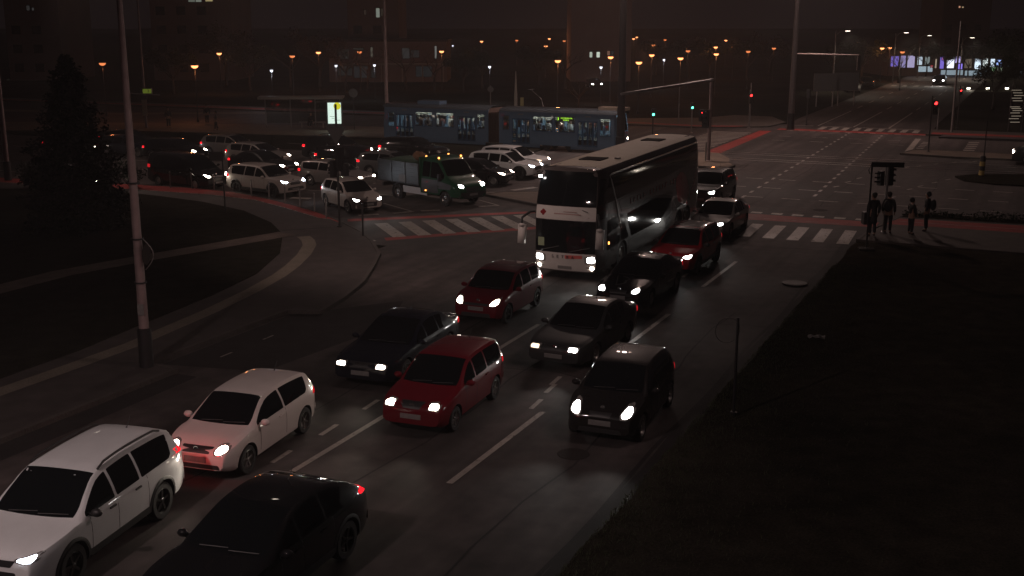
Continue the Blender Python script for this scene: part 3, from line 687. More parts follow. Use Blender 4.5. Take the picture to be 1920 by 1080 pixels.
    if clad:
        for s in (1, -1):
            for x in (fx, rx):
                q = MB(); vs = []; n = 22; R = (r+.05, r+.075, r+.115)
                for i in range(n+1):
                    a = -.12+(pi+.24)*i/n
                    for j, rr in enumerate(R):
                        px, pz = x+cos(a)*rr, r+sin(a)*rr; hh = bvh.ray_cast(Vector((px, s*5, pz)), Vector((0, -s, 0)))[0]
                        yy = hh.y if hh else s*Wd/2*.96
                        vs.append((px, yy+s*(.014 if j < 2 else .004), pz))
                q.add(vs, [(i*3+j, (i+1)*3+j, (i+1)*3+j+1, i*3+j+1) for i in range(n) for j in range(2)]); q.build('arch_trim', MT['plastic'], root, True)
            patch_obj('sill_trim', root, bvh, rpoly([(rx+r+.10, clear+.06), (rx+r+.06, clear+.20), (fx-r-.06, clear+.20), (fx-r-.10, clear+.06)], .02), 'y', s, MT['plastic'], off=.012)
    return root, bvh, S
WHITE = paint('white', (.60, .61, .62)); SILVER = paint('silver', (.20, .185, .175), .3, .4); GREY = paint('grey', (.10, .10, .10), .3, .4); DGREY = paint('dark_grey', (.035, .037, .038), .28, .3)
BLACK = paint('black', (.008, .008, .009), .22); NIGHT = paint('night_blue', (.008, .009, .014), .2); RED = paint('red', (.105, .006, .011)); RED2 = paint('cherry', (.115, .006, .013)); PEARL = paint('pearl', (.36, .325, .30), .3, .2)
HD0 = -114.6
GQ = 'cars queuing on the main road'
def slant(a, b, z, h, k=.05):
    z -= .045; k *= .5; h *= .9
    return [(a, z-h*.2), (a+.03, z+h*.25), (b-.04, z+h*.75+k), (b, z+h*.65+k), (b-.03, z-h*.4+k*.4), ((a+b)/2, z-h*.55)]

car('parked_suv'.replace('parked_', 'white_'), 'white SUV with black roof rails and black wheel arch trim, at the bottom left corner', 'car', (-7.66, 18.74), -104.5, 4.60, 1.855, 1.67, 2.69, 'suv', WHITE, .355, 'dark',
    hl=slant(.48, .84, .86, .09, .05), hlmat='hl_cold', hz=.86, hwid=.66, grille=[(-.42, .70), (-.50, .80), (.50, .80), (.42, .70)], intake=[(-.55, .40), (-.50, .62), (.50, .62), (.55, .40)], rails=True, clad=True, clear=.24,
    tail='tail', brake=13.0, mirror_mat=MT['black'], fog=True, beam=.8, tailp=[(.45, 1.02), (.50, 1.12), (.86, 1.16), (.88, 1.04)])
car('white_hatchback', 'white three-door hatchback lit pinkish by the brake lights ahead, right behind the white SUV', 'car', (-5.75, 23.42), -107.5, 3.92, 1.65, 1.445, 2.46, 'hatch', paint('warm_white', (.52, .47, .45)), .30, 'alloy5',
    hl=[(.42, .585), (.39, .66), (.46, .745), (.58, .765), (.68, .73), (.69, .66), (.58, .60)], hz=.66, hwid=.57, grille=[(-.30, .60), (-.36, .71), (.36, .71), (.30, .60)], intake=[(-.56, .30), (-.52, .39), (.52, .39), (.56, .30)], doors=3, badge='ring', platepos=.48, beam=.8, nose=.76)
car('black_crossover', 'black coupe-backed crossover at the bottom edge with one red tail light showing', 'car', (-4.12, 17.3), -112.7, 4.40, 1.80, 1.55, 2.64, 'coupe', BLACK, .345, 'dark', hl=slant(.48, .80, .76, .12), hlmat='hl_cold', hz=.76, hwid=.64, clear=.2,
    grille=[(-.40, .60), (-.46, .72), (.46, .72), (.40, .60)], clad=True, tail='tail', brake=1.5, tailp=[(.45, .98), (.50, 1.06), (.82, 1.05), (.84, .96)], beam=.6)
car('red_minicar', 'bright red tall-roofed hatchback with five-spoke wheels and a winged grille badge', 'car', (-1.57, 25.92), -111.2, 3.80, 1.67, 1.50, 2.39, 'mini', RED, .285, 'alloy5', hl=[(.40, .63), (.40, .76), (.58, .775), (.69, .73), (.67, .64)], hz=.70, hwid=.55,
    grille=[(-.20, .63), (-.30, .76), (.30, .76), (.20, .63)], badge='wing', platepos=.46, nose=.82, mirror_mat=RED, beam=.8, tumble=.76)
car('black_sedan', 'glossy black saloon with a badge of four linked rings, left of the bright red hatchback', 'car', (-2.99, 29.55), -110.8, 4.55, 1.76, 1.43, 2.65, 'sedan', NIGHT, .315, 'alloy7', hl=[(.40, .57), (.40, .69), (.60, .70), (.72, .66), (.70, .58)], hz=.63, hwid=.57,
    grille=[(-.30, .56), (-.33, .70), (.33, .70), (.30, .56)], badge='rings4', platepos=.44, beam=.8)
car('red_hatchback', 'dark cherry red hatchback in front of the coach with black wheels', 'car', (-.38, 35.37), -113.2, 3.70, 1.69, 1.51, 2.38, 'hatch', RED2, .30, 'dark', hl=[(.42, .62), (.44, .70), (.56, .82), (.70, .84), (.73, .70), (.62, .63)], hz=.72, hwid=.59,
    grille=[(-.38, .62), (-.40, .69), (.40, .69), (.38, .62)], intake=[(-.50, .28), (-.46, .40), (.46, .40), (.50, .28)], badge='disc', platepos=.53, tumble=.78, beam=.8)
car('grey_sedan', 'dark grey saloon with rectangular headlights, the left one in the photo dimmer', 'car', (2.06, 31.01), -115.6, 4.55, 1.73, 1.43, 2.51, 'sedan', DGREY, .31, 'steel', hl=[(.38, .57), (.38, .70), (.66, .70), (.70, .66), (.68, .575)], hz=.635, hwid=.55, hlmat='hl_white', hr_mat='hl_dim',
    grille=[(-.28, .56), (-.32, .70), (.32, .70), (.28, .56)], badge='disc', platepos=.43, beam=.8)
car('dark_hatchback', 'very dark small hatchback with teardrop headlights, nearest the right-hand verge', 'car', (2.59, 25.34), -111.8, 3.75, 1.695, 1.53, 2.46, 'hatch', paint('charcoal', (.012, .011, .011), .3), .30, 'steel', hl=[(.47, .62), (.44, .70), (.53, .85), (.64, .88), (.72, .80), (.70, .68), (.58, .62)], hz=.75, hwid=.59, hlmat='hl_white',
    grille=[(-.22, .62), (-.26, .72), (.26, .72), (.22, .62)], intake=[(-.5, .28), (-.46, .38), (.46, .38), (.5, .28)], badge='disc', platepos=.50, beam=1.0)
car('black_sedan', 'black saloon with oval headlights and chrome glints, beside the front of the coach', 'car', (4.32, 37.47), -115.6, 4.50, 1.75, 1.43, 2.65, 'sedan', BLACK, .31, 'steel', hl=[(.44, .60), (.42, .67), (.52, .76), (.66, .77), (.73, .70), (.66, .61)], hz=.68, hwid=.60, hlmat='hl_white',
    grille=[(-.26, .58), (-.30, .68), (.30, .68), (.26, .58)], badge='disc', platepos=.46, beam=.8)
car('red_suv', 'red SUV with a black roof and slim bright headlights, alongside the coach', 'car', (6.59, 42.48), -115.2, 4.25, 1.80, 1.58, 2.61, 'suv', paint('suv_red', (.26, .010, .016)), .335, 'dark', hl=slant(.44, .82, .78, .13, .06), hlmat='hl_white', hz=.80, hwid=.63, roof=BLACK, clad=True, clear=.22,
    grille=[(-.36, .62), (-.44, .76), (.44, .76), (.36, .62)], intake=[(-.55, .36), (-.50, .52), (.50, .52), (.55, .36)], badge='disc', mirror_mat=MT['black'], beam=.7)
car('silver_sedan', 'silver saloon with one bright headlight showing behind the red SUV', 'car', (9.15, 49.86), -114.8, 4.50, 1.77, 1.42, 2.70, 'sedan', paint('champagne', (.16, .15, .14), .3, .4), .31, 'alloy7', hl=[(.42, .59), (.42, .69), (.60, .735), (.72, .72), (.72, .62)], hz=.66, hwid=.60, hlmat='hl_white',
    grille=[(-.30, .54), (-.34, .67), (.34, .67), (.30, .54)], badge='disc', beam=.8)
car('dark_suv', 'dark SUV behind the coach, its one visible headlight glaring', 'car', (10.19, 58.36), -114.8, 4.50, 1.82, 1.68, 2.65, 'suv', DGREY, .34, 'alloy5', hl=slant(.42, .80, .80, .14, .05), hlmat='hl_white', hz=.82, hwid=.62, grille=[(-.36, .62), (-.42, .78), (.42, .78), (.36, .62)], clear=.22, beam=.8)

# the side street, nose towards the slip-lane crossing
GS = 'cars waiting in the side street'
car('white_hatchback', 'cream white hatchback waiting first at the slip-lane zebra, left of the tipper truck', 'car', (-7.95, 56.17), -56.5, 3.95, 1.70, 1.50, 2.51, 'hatch', PEARL, .31, 'alloy5', hl=slant(.42, .78, .70, .12, .05), hlmat='hl_white', hz=.71, hwid=.60,
    grille=[(-.40, .34), (-.46, .56), (.46, .56), (.40, .34)], badge='disc', group=GS, tail='tail', platepos=.44, beam=.7)
car('black_hatchback', 'black five-door hatchback with silver wheels between the tipper truck and the white crossovers', 'car', (-1.91, 65.14), -25.0, 4.05, 1.73, 1.45, 2.59, 'hatch', BLACK, .31, 'alloy7', hl=slant(.44, .80, .74, .13, .05), hlmat='hl_warm', hz=.74, hwid=.61, grille=[(-.36, .6), (-.40, .68), (.40, .68), (.36, .6)], badge='disc', group=GS, beam=.7)
car('white_crossover', 'white crossover with dark lower trim, nearer of the two white ones beside the tram', 'car', (-.43, 68.14), -25.3, 4.40, 1.80, 1.56, 2.65, 'suv', WHITE, .345, 'dark', hl=slant(.42, .84, .80, .13, .06), hlmat='hl_cold', hz=.80, hwid=.64, grille=[(-.44, .52), (-.50, .72), (.50, .72), (.44, .52)], clad=True, clear=.22, group=GS, beam=.7)
car('white_crossover', 'white crossover half hidden behind a white one, right against the blue tram', 'car', (.15, 70.95), -27.5, 4.30, 1.80, 1.58, 2.60, 'suv', WHITE, .335, 'alloy5', hl=slant(.42, .80, .82, .12, .05), hlmat='hl_warm', hz=.82, hwid=.62, group=GS, tail='tail', clear=.22, beam=.3, hr_mat='hl_dim')
car('silver_estate', 'silver estate car with long side windows behind the signal post', 'car', (-9.84, 64.15), -33.0, 4.60, 1.77, 1.47, 2.58, 'estate', SILVER, .31, 'alloy7', hl=[(.40, .60), (.42, .70), (.62, .74), (.74, .71), (.70, .62)], hz=.68, hwid=.60, hlmat='hl_warm', grille=[(-.3, .58), (-.34, .70), (.34, .70), (.3, .58)], badge='disc', group=GS, tail='tail', beam=.6, antenna=True)
car('white_suv', 'white compact SUV with a dark grille and bluish headlights beside the bollards', 'car', (-13.19, 61.12), -34.0, 4.43, 1.86, 1.65, 2.70, 'suv', PEARL, .345, 'dark', hl=slant(.46, .86, .86, .12, .05), hlmat='hl_cold', hz=.87, hwid=.67, grille=[(-.36, .66), (-.40, .86), (.40, .86), (.36, .66)], intake=[(-.6, .40), (-.55, .54), (.55, .54), (.6, .40)], badge='disc', clad=True, clear=.22, group=GS, tail='tail', beam=.7)
car('black_van', 'black panel van with warm headlights behind the dark signpost', 'van', (-18.08, 63.82), -33.5, 4.9, 1.90, 1.92, 3.0, 'van', BLACK, .33, 'steel', hl=slant(.46, .84, .82, .15, .08), hlmat='hl_warm', hz=.83, hwid=.66, grille=[(-.40, .64), (-.44, .78), (.44, .78), (.40, .64)], badge='disc', group=GS, beam=.7, handles=True, clear=.2)
car('dark_sedan', 'dark saloon whose roofline shows just behind the white compact SUV', 'car', (-15.06, 69.30), -32.0, 4.50, 1.75, 1.45, 2.6, 'sedan', BLACK, .31, 'alloy5', hz=.68, hwid=.60, hlmat='hl_warm', group=GS, tail='tail', beam=.6)
car('grey_sedan', 'grey saloon with a pale roof arch behind the dark saloon in the side street', 'car', (-16.36, 73.88), -30.0, 4.40, 1.75, 1.48, 2.6, 'hatch', SILVER, .31, 'alloy5', hz=.68, hwid=.60, hlmat='hl_warm', group=GS, tail='tail', beam=.5)
car('grey_hatchback', 'dull grey hatchback with a red tail light, farthest row of the side street', 'car', (-19.31, 79.05), -22.0, 4.20, 1.75, 1.50, 2.6, 'hatch', paint('taupe', (.13, .115, .105), .3, .4), .31, 'steel', hz=.68, hwid=.60, hlmat='hl_warm', group=GS, tail='tail', beam=.4, lights=False)
car('dark_suv', 'dark SUV with roof rails and a lit rear number plate, left of the signal post', 'car', (-11.60, 76.26), -24.0, 4.60, 1.85, 1.68, 2.7, 'suv', BLACK, .34, 'alloy5', hz=.78, hwid=.62, hlmat='hl_warm', rails=MT['chrome'], group=GS, tail='tail', plate_lit=True, beam=.5)
car('dark_estate', 'black estate with glinting bonnet between the silver estate and the far dark SUV', 'car', (-10.11, 71.95), -26.0, 4.60, 1.80, 1.47, 2.7, 'estate', BLACK, .31, 'alloy5', hz=.68, hwid=.60, hlmat='hl_warm', group=GS, tail='tail', beam=.5, hr_mat='hl_dim')
car('grey_estate', 'dark grey estate hidden behind the tail of the tipper truck', 'car', (-6.96, 68.51), -27.0, 4.70, 1.80, 1.47, 2.7, 'estate', GREY, .31, 'steel', hz=.68, hwid=.60, hlmat='hl_warm', group=GS, tail='tail', beam=.5)
car('black_suv', 'black SUV with a streetlight gleaming on its windscreen, behind the tipper truck', 'car', (-6.49, 75.73), -25.0, 4.60, 1.85, 1.66, 2.7, 'suv', BLACK, .34, 'alloy5', hz=.78, hwid=.62, hlmat='hl_warm', group=GS, tail='tail', beam=.4, lights=False)
car('black_car', 'black hatchback with a warm headlight just above the black van', 'car', (-22.54, 76.79), -22.0, 4.30, 1.78, 1.46, 2.6, 'hatch', BLACK, .31, 'alloy5', hz=.68, hwid=.60, hlmat='hl_warm', group=GS, tail='tail', beam=.5)
car('dark_car', 'dark hatchback with its lights low beside the big tree, second row from the bollards', 'car', (-26.33, 79.07), -20.0, 4.30, 1.78, 1.46, 2.6, 'hatch', NIGHT, .31, 'alloy5', hz=.68, hwid=.60, hlmat='hl_cold', group=GS, tail='tail', beam=.5)
car('dark_car', 'dark saloon with a broad warm headlight, farthest left car right of the big tree', 'car', (-27.57, 83.1), -20.0, 4.40, 1.78, 1.46, 2.6, 'sedan', BLACK, .31, 'alloy5', hz=.68, hwid=.60, hlmat='hl_warm', group=GS, tail='tail', beam=.5)
car('silver_hatchback', 'silver hatchback mostly hidden by the big dark tree, one tail light showing', 'car', (-23.98, 62.55), -22.0, 4.30, 1.76, 1.48, 2.6, 'hatch', GREY, .31, 'alloy5', hz=.68, hwid=.60, group=GS, tail='tail', beam=.5)
car('dark_car', 'dark car with one red tail light left of the big tree, by the far kerb', 'car', (-30.19, 79.41), -18.0, 4.30, 1.76, 1.46, 2.6, 'sedan', BLACK, .31, 'alloy5', hz=.68, hwid=.60, group=GS, tail='tail', beam=.5)
car('dark_van', 'dark van cut off by the right edge of the picture, one headlight on', 'van', (34.9, 73.8), 157.0, 5.0, 1.95, 2.1, 3.1, 'van', DGREY, .34, 'steel', hl=slant(.5, .86, .80, .15, .08), hlmat='hl_warm', hz=.82, hwid=.68, beam=.8, group='oncoming vehicles')
car('oncoming_car', 'far dark car coming down the main road with two white headlights', 'car', (62.46, 169.99), -114.6, 4.50, 1.80, 1.46, 2.70, 'hatch', BLACK, .31, 'steel', hz=.68, hwid=.62, hlmat='hl_white', beam=2.5, group='oncoming vehicles', detail=False)
car('parked_car', 'pale parked car faintly lit on the far left verge of the main road', 'car', (44.5, 152.0), -100.0, 4.40, 1.78, 1.46, 2.6, 'hatch', SILVER, .31, 'steel', lights=False, group='parked cars by the far road', detail=False, tail='tail_off')
car('parked_car', 'dark parked car right behind the pale one on the far verge', 'car', (50.0, 164.0), -100.0, 4.40, 1.78, 1.46, 2.6, 'suv', DGREY, .31, 'steel', lights=False, group='parked cars by the far road', detail=False, tail='tail_off')
car('distant_car', 'distant car with two white headlights on the road behind the tram', 'car', (11.3, 160.5), -82.0, 4.30, 1.78, 1.46, 2.6, 'hatch', BLACK, .31, 'steel', hz=.68, hwid=.62, hlmat='hl_white', beam=2.5, group='oncoming vehicles', detail=False)
# ------------------------------------------------------------------ coach, truck, tram
def shell_from(xs, sect):
    b = MB(); rings = []
    for x in xs:
        h = sect(x); rings.append([(x, y, z) for y, z in h] + [(x, -y, z) for y, z in h[-2:0:-1]])
    m = len(rings[0]); b.v = [p for q in rings for p in q]; n = len(xs)
    for i in range(n-1):
        for k in range(m): b.f.append((i*m+k, (i+1)*m+k, (i+1)*m+(k+1) % m, i*m+(k+1) % m))
    # both ends closed by a fine grid
    hn = (m+2)//2; K = 9
    for i, fl in ((0, True), (n-1, False)):
        R = rings[i]; rows = []
        for k in range(hn):
            l, r = R[k], R[(m-k) % m]
            if k in (0, hn-1): rows.append([i*m+k])
            else:
                row = [i*m+k]
                for j in range(1, K):
                    t = j/K; b.v.append((l[0], l[1]+(r[1]-l[1])*t, l[2])); row.append(len(b.v)-1)
                rows.append(row+[i*m+(m-k) % m])
        for a, c in zip(rows, rows[1:]):
            if len(a) == 1: fs = [(a[0], c[j+1], c[j]) for j in range(len(c)-1)]
            elif len(c) == 1: fs = [(a[j], a[j+1], c[0]) for j in range(len(a)-1)]
            else: fs = [(a[j], a[j+1], c[j+1], c[j]) for j in range(K)]
            b.f += fs if fl else [f[::-1] for f in fs]
    return b

def coach():
    L, Wd, H = 13.75, 2.55, 4.0; hl = L/2
    root = thing('coach', 'tall double-decker coach, white front and roof with red lettering, headlights on among the queue', 'coach', (4.60, 46.15, 0), radians(-113.6), GQ)
    white = paint('coach_white', (.40, .375, .36), .35); side = paint('coach_side', (.045, .036, .035), .38)
    redp = paint('coach_red', (.16, .012, .016), .35); black = paint('coach_black', (.010, .010, .011), .12)
    zs = [(.0, .32), (.80, .32), (.94, .36), (.985, .5), (1.0, .9), (1.0, 1.4), (1.0, 1.9), (.995, 2.3), (.985, 2.8), (.965, 3.3), (.94, 3.62), (.90, 3.80), (.82, 3.93), (.6, 3.98), (0, 4.0)]
    def sect(x):
        out = []
        for fy, z in zs:
            fr = 0
            w = Wd/2*fy
            d = hl - x       # rake and rounding of the nose, by height
            if d < .9: w *= 1 - .10*(1-d/.9)**2.4
            if x < -hl+.5: w *= 1 - .05*(1-(x+hl)/.5)**2
            out.append((w, z))
        return out
    xs = sorted(set([round(-hl+L*i/40, 3) for i in range(41)] + [hl-.02, hl-.06, hl-.13, hl-.25, hl-.45, -hl+.05, -hl+.15]))
    b = shell_from(xs, sect)
    # lean the upper front backwards, bow it in plan
    def warp(p):
        x, y, z = p
        k = clamp((x-(hl-1.6))/1.6); lean = .0 + .42*clamp((z-2.35)/1.6)**1.4 + .10*clamp((1.0-z)/.7)**2
        bow = .16*(abs(y)/(Wd/2))**2
        return (x - k*(lean+bow), y, z)
    b.v = [warp(p) for p in b.v]; bvh = BVHTree.FromPolygons(b.v, b.f)
    bo = b.build('body', side, None, True)
    ax = [(hl-2.75, .52), (-hl+3.3, .52), (-hl+1.95, .52)]
    cut_wells(bo, [(x, .5, r+.08, Wd/2-.55, Wd/2+.2) for x, r in ax], MT['black']); bo.parent = root
    for x, r in ax:
        for s in (-1, 1): wheel(root, x, s*(Wd/2-.20), r, s, 'steel', .30)
    P = lambda nm, poly, axis, sd, mat, **k: patch_obj(nm, root, bvh, poly, axis, sd, mat, **k)
    P('front_panel', rpoly([(-1.12, .36), (-1.14, 1.0), (1.14, 1.0), (1.12, .36)], .05), 'x', 1, white, off=.004, step=.1)
    P('front_band', rpoly([(-1.13, 2.18), (-1.12, 2.66), (1.12, 2.66), (1.13, 2.18)], .04), 'x', 1, white, off=.006, step=.1)
    P('windscreen', rpoly([(-1.12, 1.02), (-1.13, 2.16), (1.13, 2.16), (1.12, 1.02)], .06), 'x', 1, MT['glass'], off=.008, step=.1)
    P('upper_windscreen', rpoly([(-1.12, 2.68), (-1.05, 3.86), (1.05, 3.86), (1.12, 2.68)], .08), 'x', 1, MT['glass'], off=.008, step=.1)
    rf = [(hl-1.0, -1.03), (hl-1.0, 1.03), (-hl+.12, 1.03), (-hl+.12, -1.03)]
    P('roof', rpoly(rf, .12), 'z', 1, M('coach_roof', (.36, .31, .25), .7, noise=.15, scale=2, spec=.15), off=.010, step=.3)
    for xc in (hl-3.1, -hl+3.0):
        h_ = MB(); h_.box((xc, -.05, 4.01), (.95, .85, .05)); h_.build('roof_hatch', M('hatch_cover', (.010, .009, .009), .9, noise=.2, spec=.03), root)
    h_ = MB(); h_.box((hl-3.6, .72, 4.02), (.16, .2, .04)); h_.build('roof_vent', black, root)
    for s in (1, -1):
        top = [(hl-1.0+.25, 2.72), (hl-1.25, 3.56), (-hl+.35, 3.56), (-hl+.28, 2.95), (-2.0, 2.80)]
        P('upper_side_window', rpoly(top, .10), 'y', s, MT['glass'], off=.008, step=.25)
        low = [(hl-.9, 1.02), (hl-.95, 2.1), (hl-2.6, 2.1), (hl-3.4, 1.12)]
        P('cab_window', rpoly(low, .08), 'y', s, MT['glass'], off=.008, step=.15)
        low2 = [(hl-3.75, 1.10), (hl-3.2, 2.02), (-.2-1.6, 2.12), (-2.6, 1.98), (-1.9, 1.45), (-.6, 1.06)]
        P('lower_side_window', rpoly(low2, .12), 'y', s, MT['glass'], off=.008, step=.2)
        P('front_corner_glass', rpoly([(hl-.95, 2.22), (hl-1.1, 3.6), (hl-.55, 3.62), (hl-.22, 2.70), (hl-.12, 2.22)], .05), 'y', s, black, off=.006, step=.12)
        st = MB(); pts = []
        for k in range(13):
            q = k/12
            hh = bvh.ray_cast(Vector((hl-1.35-1.1*q, s*5, 3.66-2.05*q)), Vector((0, -s, 0)))[0]; pts.append((hh.x, hh.y+s*.01, hh.z))
        pts = [(-hl+.3, pts[0][1]*.995, 3.70)] + [(hl-3.0, pts[0][1]*.998, 3.70)] + [(hl-1.6, pts[0][1], 3.70)] + pts
        st.tube(pts, .030, 6); st.build('silver_strip', M('coach_trim', (.42, .40, .38), .35, .6), root, True)
        P('side_graphic', rpoly([(-2.9, 2.5), (-3.3, 1.5), (-4.6, 1.15), (-5.2, 1.7), (-4.6, 2.45), (-3.8, 2.75)], .3), 'y', s, redp, off=.007, step=.2)
        P('side_graphic', rpoly([(-5.6, 1.2), (-6.5, 1.9), (-6.6, 2.5), (-6.2, 2.3), (-5.3, 1.4)], .1), 'y', s, redp, off=.007, step=.2)
        P('side_band', rpoly([(hl-2.55, 2.18), (hl-2.2, 2.66), (-1.6, 2.72), (-2.3, 2.2)], .08), 'y', s, paint('coach_band', (.06, .040, .038), .45), off=.006, step=.2)
        P('skirt_panel', rpoly([(hl-3.5, .42), (hl-3.5, .98), (-2.2, .98), (-2.2, .42)], .05), 'y', s, paint('coach_skirt', (.055, .045, .043), .4), off=.005, step=.2)
        # faint red lettering on the band and skirt: reads as a broken line of strokes
        for k in range(18):
            if k % 7 == 5: continue
            tx = MB(); x = hl-3.6-.42*k; hh = bvh.ray_cast(Vector((x, s*5, 2.44)), Vector((0, -s, 0)))[0]
            tx.box((x, hh.y+s*.012, 2.44), (.05, .012, .2)); tx.box((x-.1, hh.y+s*.012, 2.44+.08*(k % 3-1)), (.18, .010, .045)); tx.build('side_letter', redp, root)
        # headlamps
        P('headlight_housing', rpoly([(s*.74, .64), (s*.72, .90), (s*1.10, .96), (s*1.16, .70)], .06), 'x', 1, MT['lens'], off=.010, step=.06)
        P('headlight', rpoly([(s*.84, .68), (s*.84, .88), (s*1.08, .92), (s*1.12, .72)], .06), 'x', 1, MT['hl_white'], off=.020, step=.06)
        P('fog_lamp', rpoly([(s*1.0+.07*cos(2*pi*k/10), .49+.07*sin(2*pi*k/10)) for k in range(10)], .01), 'x', 1, MT['hl_warm'], off=.016, step=.05)
        spot('headlight_beam', root, (hl+.15, s*.95, .78), (1, .04*s, -.06), HEAD_W*1.3, (1, .96, .9))
        P('side_marker', rpoly([(hl-1.15, 1.22), (hl-1.15, 1.32), (hl-1.05, 1.32), (hl-1.05, 1.22)], .02), 'y', s, MT['amber'], off=.02, step=.05) if s > 0 else None
        P('tail_light', rpoly([(s*.95, 1.0), (s*.95, 1.6), (s*1.15, 1.6), (s*1.18, 1.0)], .04), 'x', -1, MT['tail'], off=.01, step=.1)
        for k, yk in ((0, 3.0),):
            a = MB(); m0 = (hl-.55, s*1.02, 2.38); a.tube([m0, (hl+.10, s*1.28, 2.42), (hl+.42, s*1.44, 2.25), (hl+.40, s*1.46, 1.95)], [.05, .05, .045, .04], 8); a.build('mirror_arm', MT['black'], root, True)
            mm = MB(); mm.box((hl+.38, s*1.46, 1.66), (.16, .26, .68), ry=-.12); mm.ball((hl+.42, s*1.46, 1.99), .13, 10, 6, (.7, 1, .5)); mm.build('mirror', white, root, True)
    P('number_plate', [(-.26, .42), (-.26, .53), (.26, .53), (.26, .42)], 'x', 1, MT['plate'], off=.02, step=.2)
    # maker's letters and the red badge
    for ch, y in zip('SETRA', (.44, .25, .06, -.13, -.32)):
        hx = bvh.ray_cast(Vector((20, -y, .86)), Vector((-1, 0, 0)))[0].x
        text_mesh('letter', ch, .15, MT['black'], root, (hx+.030, -y, .86), (pi/2, 0, pi/2), .004)
    P('front_stripe', rpoly([(.02, .80), (.02, .93), (.66, .95), (.66, .83)], .02), 'x', 1, paint('coach_stripe', (.45, .10, .09), .4), off=.008, step=.08)
    e = MB(); hx = bvh.ray_cast(Vector((20, -.83, 2.42)), Vector((-1, 0, 0)))[0].x + .014
    for dy, dz in ((0, .06), (0, -.06), (.06, 0), (-.06, 0)): e.lathe([(.001, .008), (.055, .006), (.06, 0)], (hx, -.83+dy, 2.42+dz), 12, 'X')
    e.build('badge', redp, root)
    hx2 = bvh.ray_cast(Vector((20, .2, 2.40)), Vector((-1, 0, 0)))[0].x
    e = MB(); e.box((hx2+.01, .1, 2.40), (.01, 1.0, .04)); e.box((hx2+.01, .2, 2.48), (.01, .5, .025)); e.build('front_lettering', paint('faint_red', (.30, .20, .19), .5), root)
    n = MB(); hx = bvh.ray_cast(Vector((20, -.85, 1.36)), Vector((-1, 0, 0)))[0].x; n.box((hx+.01, -.85, 1.36), (.012, .34, .30)); n.build('placard', M('placard', (.20, .24, .15), .6), root)
    wp = MB()
    for y1, y2 in ((-.9, -.2), (.2, .95)):
        wp.tube([(hl-.14, y1, 2.66), (hl-.05, y2*.9, 2.50)], .014, 5); wp.tube([(hl+.0, y1, 1.06), (hl+.0, y2, 1.25)], .014, 5)
    wp.build('wiper', MT['black'], root)
    gl = MB(); hx = bvh.ray_cast(Vector((20, 0, 3.5)), Vector((-1, 0, 0)))[0].x; gl.box((hx+.02, -1.02, 3.66), (.03, .10, .08)); gl.build('marker_light', MT['hl_white'], root)
    return root
coach()

